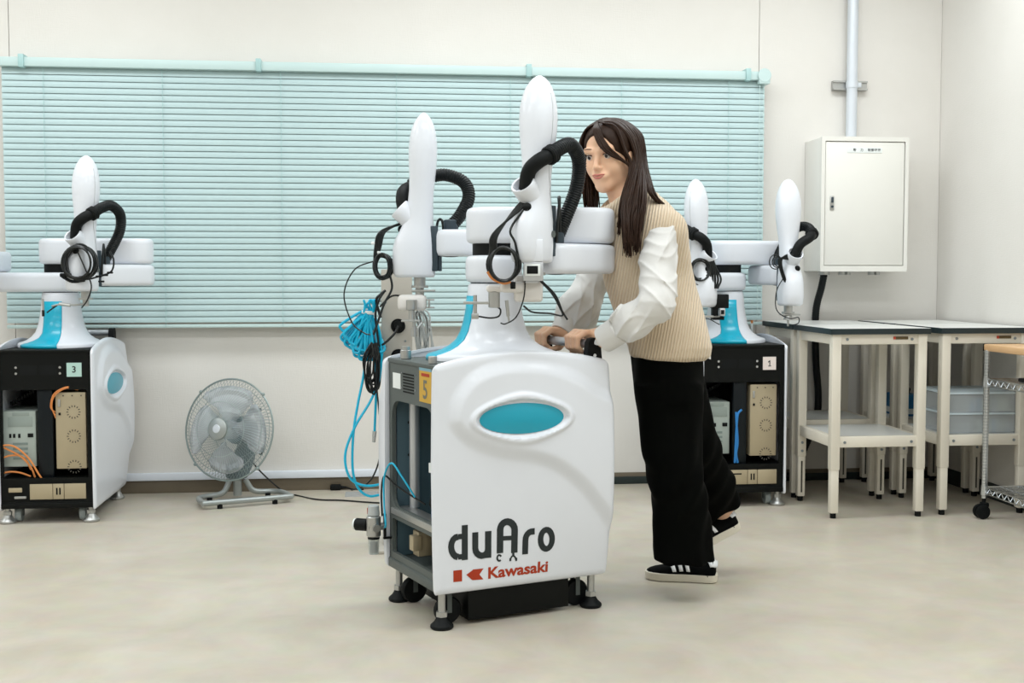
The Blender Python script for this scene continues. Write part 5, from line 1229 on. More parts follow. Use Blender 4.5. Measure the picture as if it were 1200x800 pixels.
# ================================================================ the person pushing robot 5
class SDF:
    """signed distance volume with smooth unions, meshed by surface nets"""
    def __init__(s, lo, hi, h):
        s.h = h; s.lo = np.array(lo, float); s.n = np.ceil((np.array(hi) - s.lo) / h).astype(int) + 1
        s.v = np.full(tuple(s.n), 0.06, np.float32)
    def win(s, lo, hi, pad):
        a = np.clip(np.floor((np.array(lo) - pad - s.lo) / s.h).astype(int), 0, s.n - 1)
        b = np.clip(np.ceil((np.array(hi) + pad - s.lo) / s.h).astype(int) + 1, 1, s.n)
        sl = tuple(slice(a[i], b[i]) for i in range(3))
        ax = [(s.lo[i] + s.h * np.arange(a[i], b[i])).astype(np.float32) for i in range(3)]
        return sl, np.meshgrid(*ax, indexing='ij')
    def mix(s, sl, d, k):
        o = s.v[sl]
        if k > 0:
            h = np.maximum(k - np.abs(o - d), 0) / k
            s.v[sl] = np.minimum(o, d) - h * h * k * 0.25
        else: s.v[sl] = np.minimum(o, d)
    def cone(s, a, b, ra, rb, k=0.01):
        a, b = np.array(a, float), np.array(b, float); R = max(ra, rb)
        sl, (X, Y, Z) = s.win(np.minimum(a, b) - R, np.maximum(a, b) + R, 0.03 + k)
        d = b - a; L2 = max(1e-9, float(d @ d))
        t = np.clip(((X - a[0]) * d[0] + (Y - a[1]) * d[1] + (Z - a[2]) * d[2]) / L2, 0, 1)
        dist = np.sqrt((X - a[0] - t * d[0]) ** 2 + (Y - a[1] - t * d[1]) ** 2 + (Z - a[2] - t * d[2]) ** 2) - (ra + (rb - ra) * t)
        s.mix(sl, dist, k); return s
    def chain(s, pts, rad, k=0.01):
        for i in range(len(pts) - 1): s.cone(pts[i], pts[i + 1], rad[i], rad[i + 1], k)
        return s
    def _ell(s, c, r, R):
        c = np.array(c, float); r = np.array(r, float); m = float(r.max())
        sl, (X, Y, Z) = s.win(c - m, c + m, 0.035)
        A = np.array(R) if R is not None else np.eye(3)      # rows: local axes
        q = [(A[i][0] * (X - c[0]) + A[i][1] * (Y - c[1]) + A[i][2] * (Z - c[2])) for i in range(3)]
        k0 = np.sqrt(sum((q[i] / r[i]) ** 2 for i in range(3))); k1 = np.sqrt(sum((q[i] / r[i] ** 2) ** 2 for i in range(3)))
        return sl, k0 * (k0 - 1) / np.maximum(k1, 1e-6)
    def ell(s, c, r, R=None, k=0.01):
        sl, d = s._ell(c, r, R); s.mix(sl, d, k); return s
    def cut(s, c, r, R=None, k=0.01):
        sl, d = s._ell(c, r, R); o = s.v[sl]; d = -d
        h = np.maximum(k - np.abs(o - d), 0) / k
        s.v[sl] = np.maximum(o, d) + h * h * k * 0.25; return s
    def slices(s, rows, ax1, k=0.01):
        """rows: (z, cx, cy, r_along_ax1, r_across); horizontal elliptic slices"""
        rows = sorted(rows); z = np.array([r[0] for r in rows]); P = np.array(rows, float)
        m = max(P[:, 3].max(), P[:, 4].max())
        lo = [P[:, 1].min() - m, P[:, 2].min() - m, z[0]]; hi = [P[:, 1].max() + m, P[:, 2].max() + m, z[-1]]
        sl, (X, Y, Z) = s.win(lo, hi, 0.03)
        f = [np.interp(Z[0, 0], z, P[:, i]) for i in (1, 2, 3, 4)]
        dx, dy = X - f[0], Y - f[1]
        u = dx * ax1[0] + dy * ax1[1]; w = -dx * ax1[1] + dy * ax1[0]
        q = np.sqrt((u / f[2]) ** 2 + (w / f[3]) ** 2)
        d = (q - 1) * np.minimum(f[2], f[3])
        d = np.maximum(d, np.maximum(z[0] - Z, Z - z[-1]))
        s.mix(sl, d.astype(np.float32), k); return s
    def ripple(s, amp, fn):
        sl, (X, Y, Z) = s.win(s.lo, s.lo + s.n * s.h, 0)
        m = np.abs(s.v) < 0.03
        o = np.zeros(s.v.shape, np.float32); o[m] = fn(X[m], Y[m], Z[m]); s.v += amp * o; return s
    def mesh(s, name, origin, it=2):
        v = s.v; n0, n1, n2 = v.shape
        ins = v < 0
        c = [ins[i:n0 - 1 + i, j:n1 - 1 + j, k:n2 - 1 + k] for i in (0, 1) for j in (0, 1) for k in (0, 1)]
        cnt = sum(x.astype(np.int8) for x in c)
        act = (cnt > 0) & (cnt < 8)
        I = np.argwhere(act); idx = np.full(act.shape, -1, np.int32); idx[act] = np.arange(len(I))
        acc = np.zeros((len(I), 3)); num = np.zeros(len(I))
        co = [(i, j, k) for i in (0, 1) for j in (0, 1) for k in (0, 1)]
        val = {q: v[I[:, 0] + q[0], I[:, 1] + q[1], I[:, 2] + q[2]].astype(float) for q in co}
        for a in co:
            for ax in range(3):
                if a[ax]: continue
                b = list(a); b[ax] = 1; b = tuple(b)
                va, vb = val[a], val[b]; m = (va < 0) != (vb < 0)
                t = np.where(m, va / np.where(np.abs(va - vb) < 1e-12, 1, va - vb), 0)
                p = np.array(a, float)[None, :].repeat(len(I), 0); p[:, ax] = t
                acc[m] += p[m]; num[m] += 1
        P = s.lo + s.h * (I + acc / num[:, None])
        F = []
        for ax in range(3):
            sa = [slice(None)] * 3; sb = [slice(None)] * 3; sa[ax] = slice(0, -1); sb[ax] = slice(1, None)
            A, B = ins[tuple(sa)], ins[tuple(sb)]
            E = np.argwhere(A != B)
            o1, o2 = [(1, 2), (2, 0), (0, 1)][ax]
            ok = (E[:, o1] > 0) & (E[:, o2] > 0) & (E[:, o1] < v.shape[o1] - 1) & (E[:, o2] < v.shape[o2] - 1)
            E = E[ok]; fl = A[E[:, 0], E[:, 1], E[:, 2]]
            q = []
            for d1, d2 in ((1, 1), (0, 1), (0, 0), (1, 0)):
                e = E.copy(); e[:, o1] -= d1; e[:, o2] -= d2; q.append(idx[e[:, 0], e[:, 1], e[:, 2]])
            Q = np.stack(q, 1); Q[~fl] = Q[~fl][:, ::-1]; F.append(Q)
        F = np.concatenate(F); F = F[(F >= 0).all(1)]
        ed = np.concatenate([F[:, [0, 1]], F[:, [1, 2]], F[:, [2, 3]], F[:, [3, 0]]])
        for _ in range(it):
            a = np.zeros_like(P); m = np.zeros(len(P))
            for x, y in ((0, 1), (1, 0)):
                np.add.at(a, ed[:, x], P[ed[:, y]]); np.add.at(m, ed[:, x], 1)
            P = P * 0.5 + 0.5 * a / np.maximum(m, 1)[:, None]
        P = P - np.array(origin)
        me = bpy.data.meshes.new(name)
        me.vertices.add(len(P)); me.vertices.foreach_set('co', P.ravel())
        me.loops.add(F.size); me.loops.foreach_set('vertex_index', F.ravel().astype(np.int32))
        me.polygons.add(len(F)); me.polygons.foreach_set('loop_start', np.arange(0, F.size, 4, dtype=np.int32)); 
        me.update(calc_edges=True); me.validate()
        return me

def at(px, py, d): return np.array(at_d(px, py, d))
PB = at_z(800, 679, 0.0); PB.z = 0.0
PO = np.array(PB)
person = empty('person', PB, 0, 'person with long dark hair in a beige knit vest pushing the front robot cart', 'person')
M_SKIN = mat('skin', '#e3b797', 0.5, var=0.05, sss=0.15, scale=30)
M_SKINH = M_SKIN
M_HAIR = mat('dark_brown_hair', '#2c1b11', 0.5, var=0.5, scale=60)
_mats['dark_brown_hair'].node_tree.nodes['Principled BSDF'].inputs['Specular IOR Level'].default_value = 0.25
M_BROW = mat('brown_eyebrow_hair', '#6b4a35', 0.7)
M_LIP = mat('lips', '#bd6f64', 0.4, var=0.05)
M_PANTS = mat('black_velvet', '#020302', 0.85, var=0.3, scale=20, spec=0.08)
M_SHOE = mat('black_suede', '#050606', 0.85, var=0.2, spec=0.1)
M_SOLE = mat('off_white_rubber', '#dcd6c6', 0.5, var=0.04)
M_STRIPE = mat('white_leather', '#eef0f2', 0.45, var=0.02)
M_SHIRT = mat('white_cotton_voile', '#d9d8d5', 0.75, var=0.02, sheen=0.1, bump=0.15, bscale=120)
def m_knit():
    m = bpy.data.materials.new('beige_rib_knit'); m.use_nodes = True
    t = NT(m); b = t.n['Principled BSDF']; tc = t.new('ShaderNodeTexCoord')
    wv = t.new('ShaderNodeTexWave', wave_type='BANDS', bands_direction='X'); wv.inputs['Scale'].default_value = 36; wv.inputs['Distortion'].default_value = 1.0; wv.inputs['Detail'].default_value = 1
    wv.inputs['Detail Scale'].default_value = 0.6
    mp = t.new('ShaderNodeMapping'); mp.inputs['Rotation'].default_value = (0, math.radians(-10), math.radians(12))
    t.link(tc.outputs['Object'], mp.inputs['Vector']); t.link(mp.outputs['Vector'], wv.inputs['Vector'])
    n2 = t.new('ShaderNodeTexNoise'); n2.inputs['Scale'].default_value = 160
    t.link(tc.outputs['Object'], n2.inputs['Vector'])
    mx = t.new('ShaderNodeMix', data_type='RGBA'); mx.inputs['A'].default_value = srgb('#cbb598'); mx.inputs['B'].default_value = srgb('#dccbb1')
    t.link(wv.outputs['Fac'], mx.inputs['Factor']); t.link(mx.outputs['Result'], b.inputs['Base Color'])
    b.inputs['Roughness'].default_value = 0.85; b.inputs['Sheen Weight'].default_value = 0.25
    ad = t.new('ShaderNodeMath', operation='MULTIPLY_ADD'); ad.inputs[1].default_value = 0.5
    t.link(n2.outputs['Fac'], ad.inputs[0]); t.link(wv.outputs['Fac'], ad.inputs[2])
    bp = t.new('ShaderNodeBump'); bp.inputs['Strength'].default_value = 0.7; bp.inputs['Distance'].default_value = 0.004
    t.link(ad.outputs[0], bp.inputs['Height']); t.link(bp.outputs['Normal'], b.inputs['Normal'])
    return m
M_KNIT = m_knit()

# ---- joints (measured in the photograph, set at the distance each one stands)
Dm = 3.70
J = dict(neck=at(742, 246, 3.72), chest=at(768, 290, 3.70), waist=at(775, 365, 3.70), pelvis=at(784, 432, 3.70),
         shL=at(776, 270, 3.58), elL=at(770, 356, 3.44), wrL=at(709, 397, 3.53),
         shR=at(738, 262, 3.86), elR=at(690, 338, 3.93), wrR=at(659, 389, 3.83),
         hipL=at(782, 440, 3.62), knL=at(790, 535, 3.60), anL=at(814, 648, 3.66),
         hipR=at(788, 440, 3.79), knR=at(812, 525, 3.88), anR=at(847, 600, 4.02))
# the bar of the push handle in the world
RZ5 = Matrix.Rotation(A5, 3, 'Z')
def cart5(x, y, z): v = RZ5 @ Vector((x, y, 0)); return np.array((v.x + c5.x, v.y + c5.y, z + LIFT5))
gL, gR = cart5(0.255, -0.085, 0.744), cart5(0.255, 0.118, 0.744)
U5 = np.array(u5); V5 = np.array(v5); ZV = np.array((0, 0, 1.0))
# head frame
hyaw = math.radians(32)
toc = -np.array((_fwd.x, _fwd.y, 0)); toc /= np.linalg.norm(toc)
lef = -np.array(_right)
HFv = math.cos(hyaw) * toc + math.sin(hyaw) * lef; HFv += np.array((0, 0, -0.10)); HFv /= np.linalg.norm(HFv)
HLv = np.cross(ZV, HFv); HLv /= np.linalg.norm(HLv)
roll = math.radians(3)
HUv = np.cross(HFv, HLv)
HLv, HUv = HLv * math.cos(roll) + HUv * math.sin(roll), HUv * math.cos(roll) - HLv * math.sin(roll)
HCn = at(714, 182.5, 3.72)
HR = np.stack([HFv, HLv, HUv])
HS_ = 0.95
def hd(f, l, u): return HCn + (HFv * f + HLv * l + HUv * u) * HS_

allp = np.array([J[k] for k in J] + [hd(0, 0, 0.12)])
lo = allp.min(0) - 0.14; hi = allp.max(0) + 0.12
lo = np.minimum(lo, np.minimum(gL, gR) - 0.08); hi = np.maximum(hi, np.maximum(gL, gR) + 0.06)
lo[2] = 0.03
# ---- body: head, neck, trunk, arms, hands, legs in one surface
B = SDF(lo, hi, 0.003)
def HE(f, l, u, rf, rl, ru, k=0.012): B.ell(hd(f, l, u), (rf * HS_, rl * HS_, ru * HS_), HR, k)
def HCo(a, b, ra, rb, k=0.01): B.cone(hd(*a), hd(*b), ra * HS_, rb * HS_, k)
HE(-0.012, 0, 0.030, 0.094, 0.074, 0.078, 0)
HE(0.016, 0, -0.028, 0.066, 0.059, 0.078, 0.02)
for s in (-1, 1):
    HCo((-0.004, s * 0.040, -0.056), (0.056, s * 0.008, -0.094), 0.018, 0.014, 0.03)
    HE(0.048, s * 0.031, -0.030, 0.026, 0.027, 0.032, 0.02)
    HCo((0.074, s * 0.044, 0.020), (0.083, s * 0.012, 0.016), 0.010, 0.010, 0.012)
    HE(-0.006, s * 0.072, -0.012, 0.017, 0.008, 0.030, 0.004)
HE(0.064, 0, -0.094, 0.018, 0.017, 0.016, 0.02)
HCo((0.080, 0, 0.008), (0.101, 0, -0.034), 0.0070, 0.0092, 0.012)
for s in (-1, 1): HE(0.089, s * 0.0095, -0.038, 0.010, 0.0065, 0.006, 0.006)
HE(0.078, 0, -0.064, 0.0155, 0.028, 0.018, 0.014)
for s in (-1, 1): B.cut(hd(0.098, s * 0.031, 0.000), (0.017 * HS_, 0.0155 * HS_, 0.0060 * HS_), HR, 0.006)

B.cone(hd(-0.022, 0, -0.055), J['neck'], 0.049, 0.052, 0.02)
B.chain([J['neck'], J['chest'], J['waist'], J['pelvis']], [0.06, 0.088, 0.080, 0.082], 0.04)
for s in 'LR':
    B.cone(J['neck'] + (0, 0, -0.02), J['sh' + s] + np.array((0, 0, -0.03)), 0.04, 0.028, 0.03)
    B.chain([J['sh' + s], J['el' + s], J['wr' + s]], [0.026, 0.026, 0.0225], 0.012)
    B.chain([J['hip' + s], J['kn' + s], J['an' + s]], [0.068, 0.050, 0.034], 0.03)
B.cone(J['anR'] + (0, 0, 0.0), J['anR'] + np.array((0.012, 0.0, -0.035)), 0.034, 0.036, 0.015)
def hand(g, wr, thumb):
    """fist closed over the bar at g; thumb = +1/-1 along the bar"""
    fw = -U5
    pt = lambda a, b, c: g + fw * a + V5 * b + ZV * c
    kn = []
    for i in range(4):
        b = (i - 1.5) * 0.0185 * -thumb
        kl = (0.0, 0.003, 0.0, -0.006)[i]; sc = (0.98, 1.05, 1.0, 0.86)[i]
        k0 = pt(0.006 + kl, b, 0.0335); k1 = pt(0.034 * sc, b * 0.98, 0.018); k2 = pt(0.033 * sc, b * 0.96, -0.010); k3 = pt(0.012, b * 0.94, -0.0245)
        m0 = pt(-0.062, b * 0.72, 0.024)
        B.cone(m0, k0, 0.0125, 0.0105, 0.010)
        B.chain([k0, k1, k2, k3], [0.0100, 0.0092, 0.0084, 0.0076], 0.003)
        kn.append(k0)
    B.ell(pt(-0.040, 0, 0.0255), (0.042, 0.035, 0.013), np.stack([fw, V5, ZV]), 0.010)
    tb = thumb * 1.0
    B.chain([pt(-0.062, tb * 0.022, 0.016), pt(-0.036, tb * 0.044, 0.000), pt(-0.012, tb * 0.045, -0.020), pt(0.012, tb * 0.036, -0.029)], [0.0150, 0.0120, 0.0102, 0.0085], 0.005)
    B.cone(pt(-0.070, 0, 0.020), wr, 0.0255, 0.0235, 0.02)
hand(gL, J['wrL'], 1); hand(gR, J['wrR'], -1)
link_mesh('body', B.mesh('body', PO, 2), M_SKIN, person, 180); del B

# ---- face details
M_EYEW = mat('eye_white', '#cfc6bf', 0.35); M_IRIS = mat('dark_brown_iris', '#24170f', 0.2)
def hp(f, l, u): return Vector(hd(f, l, u)) - PB
for s in (-1, 1):
    mb = MB(); mb.ball(hp(0.0725, s * 0.031, 0.0), 0.0118 * HS_, 16); ey = mb.build('eye', M_EYEW, person, 180)
    g = (Vector(HFv) + Vector(HLv) * 0.02 + Vector((0, 0, -0.22))).normalized()
    mb = MB(); c = hp(0.0725, s * 0.031, -0.0005); mb.ball(c + g * 0.0052, 0.0071, 12); mb.build('iris', M_IRIS, ey, 180)
    mb = MB(); pts = [hp(0.0872 - 0.020 * abs(q) ** 2 * 4 * 0.6, s * 0.031 + q * 0.032, 0.0048 - 14 * (q * 0.032) ** 2) for q in (-0.5, -0.3, -0.1, 0.1, 0.3, 0.5)]
    mb.tube(smooth_path(pts, 3), 0.0014, 6); mb.build('eyelash', M_HAIR, person)
    mb = MB(); pts = [hp(0.0945 - 9 * (q - 0.028) ** 2 - 0.004, s * q, 0.0225 + 0.003 * math.sin((q - 0.012) * 80)) for q in (0.013, 0.021, 0.030, 0.039, 0.047)]
    mb.tube(smooth_path(pts, 3), [0.0010 + 0.0008 * math.sin(math.pi * i / 12) for i in range(13)], 6); mb.build('eyebrow', M_BROW, person)
mb = MB(); up = smooth_path([hp(0.0870, -0.0225, -0.0592), hp(0.0935, -0.010, -0.0590), hp(0.0950, 0, -0.0600), hp(0.0935, 0.010, -0.0590), hp(0.0870, 0.0225, -0.0592)], 4)
mb.tube(up, [0.001 + 0.0020 * math.sin(math.pi * i / 16) for i in range(17)], 8)
lw = smooth_path([hp(0.0868, -0.0215, -0.0600), hp(0.0920, -0.010, -0.0678), hp(0.0935, 0, -0.0690), hp(0.0920, 0.010, -0.0678), hp(0.0868, 0.0215, -0.0600)], 4)
mb.tube(lw, [0.001 + 0.0026 * math.sin(math.pi * i / 16) for i in range(17)], 8); mb.build('lips', M_LIP, person, 180)

# ---- hair: a fitted cap and long locks
rnd = random.Random(21)
HB = SDF(hd(0, 0, 0) - 0.2, hd(0, 0, 0) + 0.17, 0.004)
HB.ell(hd(-0.016, 0, 0.036), (0.099 * HS_, 0.083 * HS_, 0.087 * HS_), HR, 0)
HB.ell(hd(-0.040, 0, -0.03), (0.066 * HS_, 0.080 * HS_, 0.10 * HS_), HR, 0.02)
HB.cut(hd(0.110, -0.012, -0.022), (0.085 * HS_, 0.078 * HS_, 0.098 * HS_), HR, 0.01)
hc = link_mesh('hair', HB.mesh('hair', PO, 2), M_HAIR, person, 180)
def strand(mb, pts, r0, r1):
    p = smooth_path(pts, 5); n = len(p)
    mb.tube(p, [(r0 + (r1 - r0) * (i / (n - 1)) ** 2) * (0.4 + 0.6 * min(1, i / 3)) for i in range(n)], 5)
def dn(v, dz): return Vector(v) + Vector((0, 0, dz))
mb = MB()
skull = lambda f, l, u, o=0.0: hp(-0.014 + (0.100 + o) * f, (0.083 + o) * l, 0.034 + (0.087 + o) * u)
SH = lambda px, py, d: Vector(at(px, py, d)) - PB
# near side: swept from the parting over the ear and down in front of the shoulder
for i in range(150):
    t = rnd.random()
    a = -0.95 + 1.62 * t                           # position of the root along the head, back to front
    j = lambda w: rnd.uniform(-w, w)
    r = [skull(a * 0.80, -0.10 + j(0.05), math.sqrt(max(0.02, 1 - (a * 0.80) ** 2)) * 1.0, 0.002),
         skull(a * 0.72 - 0.05, 0.52, 0.76 * math.sqrt(max(0.05, 1 - (a * 0.62) ** 2)), 0.005 + j(0.002)),
         skull(a * 0.58 - 0.14, 0.94, 0.10 + j(0.06), 0.006 + j(0.003)),
         skull(a * 0.50 - 0.16, 1.00, -0.70 + j(0.08), 0.006 + j(0.004))]
    if t > 0.18:
        q = (t - 0.18) / 0.82
        ex = 752 - 24 * q + j(5); L = rnd.uniform(0.5, 1.0)
        r += [SH(756 - 26 * q + j(2), 232, 3.60 - 0.03 * (1 - q) + j(0.012)), SH(752 - 22 * q + j(3), 258, 3.545 + j(0.012)), SH(748 - 16 * q + j(3), 258 + 44 * L, 3.53 + j(0.010))]
    else:
        r += [SH(764 + j(4), 226, 3.62 + j(0.02)), SH(778 + j(4), 243, 3.66 + j(0.03)), SH(783 + j(4), 256, 3.70 + j(0.03))]
    strand(mb, r, 0.0042, 0.0012)
# far side: straight down behind the cheek
for i in range(80):
    a = rnd.uniform(-0.6, 0.74); j = lambda w: rnd.uniform(-w, w)
    q = (a + 0.6) / 1.34
    r = [skull(a * 0.80, -0.14 + j(0.05), math.sqrt(max(0.02, 1 - (a * 0.80) ** 2)), 0.002),
         skull(a * 0.80, -0.62, 0.70 * math.sqrt(max(0.05, 1 - (a * 0.7) ** 2)), 0.004),
         skull(a * 0.72 - 0.02, -0.97, 0.05 + j(0.05), 0.004 + j(0.003)),
         skull(a * 0.62 - 0.05, -1.02, -0.80 + j(0.08), 0.004 + j(0.004)),
         SH(700 - 15 * q + j(2.5), 232, 3.77 + j(0.02)), SH(701 - 14 * q + j(3), 232 + rnd.uniform(14, 34), 3.77 + j(0.02))]
    strand(mb, r, 0.0040, 0.0012)
# fringe: a lock from the parting across the near eye to the ear
for i in range(46):
    j = lambda w: rnd.uniform(-w, w); q = i / 45
    r = [skull(0.56 + 0.16 * q + j(.02), -0.14 + j(0.03), 0.86 - 0.12 * q, 0.003), skull(0.90 + 0.03 * q, -0.02 + 0.20 * (1 - q) + j(0.03), 0.46, 0.010 + j(.003)),
         hp(0.102 - 0.010 * (1 - q), 0.022 + 0.022 * (1 - q) + j(.003), 0.030), hp(0.086 - 0.012 * (1 - q), 0.046 + 0.012 * (1 - q) + j(.003), 0.004 - 0.004 * q), hp(0.050, 0.071 + j(.003), -0.018 - 0.006 * q), hp(0.006, 0.086 + j(.003), -0.045 - 0.01 * q)]
    strand(mb, r, 0.0030, 0.0014)
# side of the face: thin locks in front of the ear
for i in range(24):
    j = lambda w: rnd.uniform(-w, w)
    r = [skull(0.62 + j(.05), 0.10 + j(.05), 0.80, 0.003), skull(0.62, 0.62 + j(.05), 0.55, 0.007), hp(0.040 + j(.006), 0.079, 0.012), hp(0.020 + j(.008), 0.083 + j(.003), -0.045), SH(731 + j(2), 226, 3.625), SH(727 + j(2), 245, 3.59 + j(.01)), SH(726 + j(3), 268 + j(10), 3.575)]
    strand(mb, r, 0.0030, 0.0010)
mb.build('hair_locks', M_HAIR, hc, 180)

# ---- trousers
tl = np.minimum(lo, J['anR'] - 0.2); th_ = np.maximum(hi, J['anR'] + 0.2)
T = SDF((tl[0], tl[1], 0.04), (th_[0], th_[1], 0.84), 0.005)
def row(pxa, pxb, y, d, across):
    a, b = at(pxa, y, d), at(pxb, y, d); return (float(a[2]), float((a[0] + b[0]) / 2), float((a[1] + b[1]) / 2), float(np.linalg.norm(b - a) / 2), across)
RV = (float(_right.x), float(_right.y))
T.slices([row(739, 823, 408, 3.70, 0.150), row(742, 823, 440, 3.70, 0.160), row(744, 823, 465, 3.70, 0.165), row(750, 821, 490, 3.70, 0.11), row(757, 816, 505, 3.70, 0.05)], RV, 0.02)
T.slices([row(744, 823, 450, 3.635, 0.085), row(749, 822, 500, 3.63, 0.088), row(754, 822.5, 535, 3.63, 0.090), row(759, 825, 560, 3.63, 0.090), row(765.5, 831, 600, 3.64, 0.088), row(764.5, 835, 640, 3.65, 0.090), row(766, 837, 655, 3.65, 0.092)], RV, 0.02)
T.chain([J['hipR'], J['knR'], J['knR'] * 0.45 + J['anR'] * 0.55, J['anR'] + np.array((-0.018, 0, 0.028))], [0.095, 0.082, 0.076, 0.074], 0.03)
T.cone(J['anR'] + np.array((-0.018, 0, 0.028)), J['anR'] + np.array((-0.03, 0, 0.004)), 0.074, 0.058, 0.02)
T.cut(J['anR'] + np.array((0.030, -0.035, -0.030)), (0.095, 0.12, 0.052), np.array(((0.88, 0, 0.47), (0, 1, 0), (-0.47, 0, 0.88))), 0.008)
T.cut(at(768, 664, 3.65) + np.array((-0.01, 0, 0)), (0.035, 0.15, 0.020), None, 0.008)
T.ripple(0.0035, lambda x, y, z: np.sin(70 * x + 40 * y + 6 * np.sin(9 * z)) * np.clip((0.7 - z) * 3, 0, 1) + 0.5 * np.sin(24 * z + 60 * y))
link_mesh('trousers', T.mesh('trousers', PO, 2), M_PANTS, person, 180); del T

# ---- knitted vest
VB = SDF(np.array((J['waist'][0] - 0.32, J['waist'][1] - 0.36, 0.70)), np.array((J['waist'][0] + 0.32, J['waist'][1] + 0.36, 1.32)), 0.004)
VB.slices([row(747, 825, 421.5, 3.70, 0.150), row(739, 832, 416, 3.70, 0.166), row(736, 834, 405, 3.70, 0.170), row(726, 829, 385, 3.70, 0.166), row(717, 822, 360, 3.70, 0.158), row(710, 815, 335, 3.70, 0.152), row(705, 810, 310, 3.705, 0.150),
           row(705, 807, 290, 3.71, 0.150), row(709, 803, 272, 3.715, 0.146), row(716, 797, 258, 3.72, 0.135), row(722, 790, 246, 3.72, 0.110), row(727, 780, 236, 3.72, 0.07), row(733, 768, 229, 3.72, 0.05)], RV, 0.0)
VB.cone(at(756, 247, 3.71), at(779, 270, 3.60), 0.060, 0.062, 0.03)
VB.cone(at(780, 270, 3.60), at(783, 300, 3.63), 0.062, 0.060, 0.03)
VB.cone(at(752, 250, 3.71), J['shR'], 0.055, 0.050, 0.03)
VB.ripple(0.003, lambda x, y, z: np.sin(30 * z + 18 * x) * np.sin(14 * y + 10 * x))
link_mesh('vest', VB.mesh('vest', PO, 2), M_KNIT, person, 180); del VB
# folded collar
mb = MB(); g = []
ca, cbt = Vector(at(721, 231, 3.70)) - PB, Vector(at(738, 254, 3.71)) - PB
ax = (ca - cbt).normalized(); e1 = ax.cross(Vector((0, 1, 0))).normalized(); e2 = ax.cross(e1)
for w, r in ((-0.2, 0.080), (0.15, 0.070), (0.55, 0.066), (0.85, 0.065), (1.0, 0.062), (1.02, 0.056), (0.8, 0.055), (0.4, 0.056)):
    g.append([cbt.lerp(ca, w) + (e1 * math.cos(2 * math.pi * i / 36) * 0.92 + e2 * math.sin(2 * math.pi * i / 36)) * r * (1 + 0.03 * math.sin(5 * 2 * math.pi * i / 36 + w * 4)) for i in range(36)])
mb.rings(g, cap=False); mb.build('collar', M_KNIT, person, 180)

# ---- blouse sleeves with gathered cuffs
SL = SDF(np.minimum(np.minimum(J['wrR'], J['elR']), np.minimum(J['elL'], J['wrL'])) - 0.13, np.maximum(J['shL'], J['shR']) + 0.10, 0.0035)
wl = J['wrL']; e = J['elL']
fa = wl + (e - wl) * 0.27
SL.chain([at(777, 272, 3.575), at(771, 306, 3.525), at(770, 335, 3.48), e], [0.047, 0.052, 0.052, 0.051], 0.02)
SL.chain([e, e * 0.55 + wl * 0.45 + np.array((0, 0, -0.004)), fa + (e - wl) * 0.12], [0.051, 0.055, 0.046], 0.02)
SL.chain([fa, wl + (wl - e) * 0.02], [0.028, 0.026], 0.004)
er, wr_ = J['elR'], J['wrR']; fr_ = wr_ + (er - wr_) * 0.25
SL.chain([J['shR'], J['shR'] * 0.5 + er * 0.5, er], [0.05, 0.060, 0.050], 0.03)
SL.chain([er, er * 0.5 + wr_ * 0.5 + np.array((0.008, 0, -0.002)), fr_ + (er - wr_) * 0.10], [0.052, 0.068, 0.052], 0.03)
SL.chain([fr_, wr_ + (wr_ - er) * 0.0], [0.029, 0.026], 0.004)
fd = (wl - e) / np.linalg.norm(wl - e); fn_ = np.cross(fd, np.array((_fwd.x, _fwd.y, 0))); fn_ /= np.linalg.norm(fn_)
fdr = (wr_ - er) / np.linalg.norm(wr_ - er); fnr = np.cross(fdr, np.array((_fwd.x, _fwd.y, 0))); fnr /= np.linalg.norm(fnr)
def folds(x, y, z):
    rid = lambda q, n: (1 - np.abs(np.sin(q))) ** n
    out = np.zeros_like(x)
    for o, d, n, far in ((e, fd, fn_, 0), (er, fdr, fnr, 1)):
        dx, dy, dz = x - o[0], y - o[1], z - o[2]
        s_ = dx * d[0] + dy * d[1] + dz * d[2]; q_ = dx * n[0] + dy * n[1] + dz * n[2]
        m = (y > 3.72) if far else (y <= 3.72)
        fore = np.clip((s_ + 0.02) / 0.05, 0, 1)
        # gathers run along the forearm, broad slanting creases cross the upper arm
        g = rid(70 * q_ + 22 * dy + 1.3 * np.sin(24 * s_ + 20 * dy), 2.2) * np.clip(s_ / 0.12, 0.25, 1) + 0.7 * rid(38 * q_ - 26 * s_ + 1.5 * np.sin(20 * q_), 3)
        u_ = rid(27 * dz + 16 * dx + 1.5 * np.sin(22 * dx + 9 * dz), 3) + 0.8 * rid(34 * dx - 13 * dz + 18 * dy + 1.2 * np.sin(17 * dz), 2.5) + 0.5 * rid(44 * dz - 24 * dx + 1.4 * np.sin(30 * dx), 3)
        out = np.where(m, g * fore + u_ * (1 - fore), out)
    return out - 0.5
SL.ripple(-0.0085, folds)
link_mesh('blouse_sleeves', SL.mesh('blouse_sleeves', PO, 1), M_SHIRT, person, 180); del SL
for w_, e_, f0 in ((wl, e, 0.27), (wr_, er, 0.26)):
    a, b = Vector(w_) - PB, Vector(w_ + (e_ - w_) * f0) - PB; d = (b - a).normalized()
    mb = MB(); mb.tube([a - d * 0.006, a - d * 0.007, a + d * 0.002, b, b + d * 0.004], [0.030, 0.0400, 0.0410, 0.0425, 0.036], 24, cap=False); mb.build('cuff', M_SHIRT, person, 50)
# blouse tail showing below the vest at the back
mb = MB(); q = [SH(824, 413, 3.62), SH(833, 409, 3.66), SH(833, 421, 3.64), SH(826, 418, 3.62)]
mb.rings([[p + Vector((0, t, 0)) for p in q] for t in (0, 0.012)]); mb.build('blouse_tail', M_SHIRT, person)

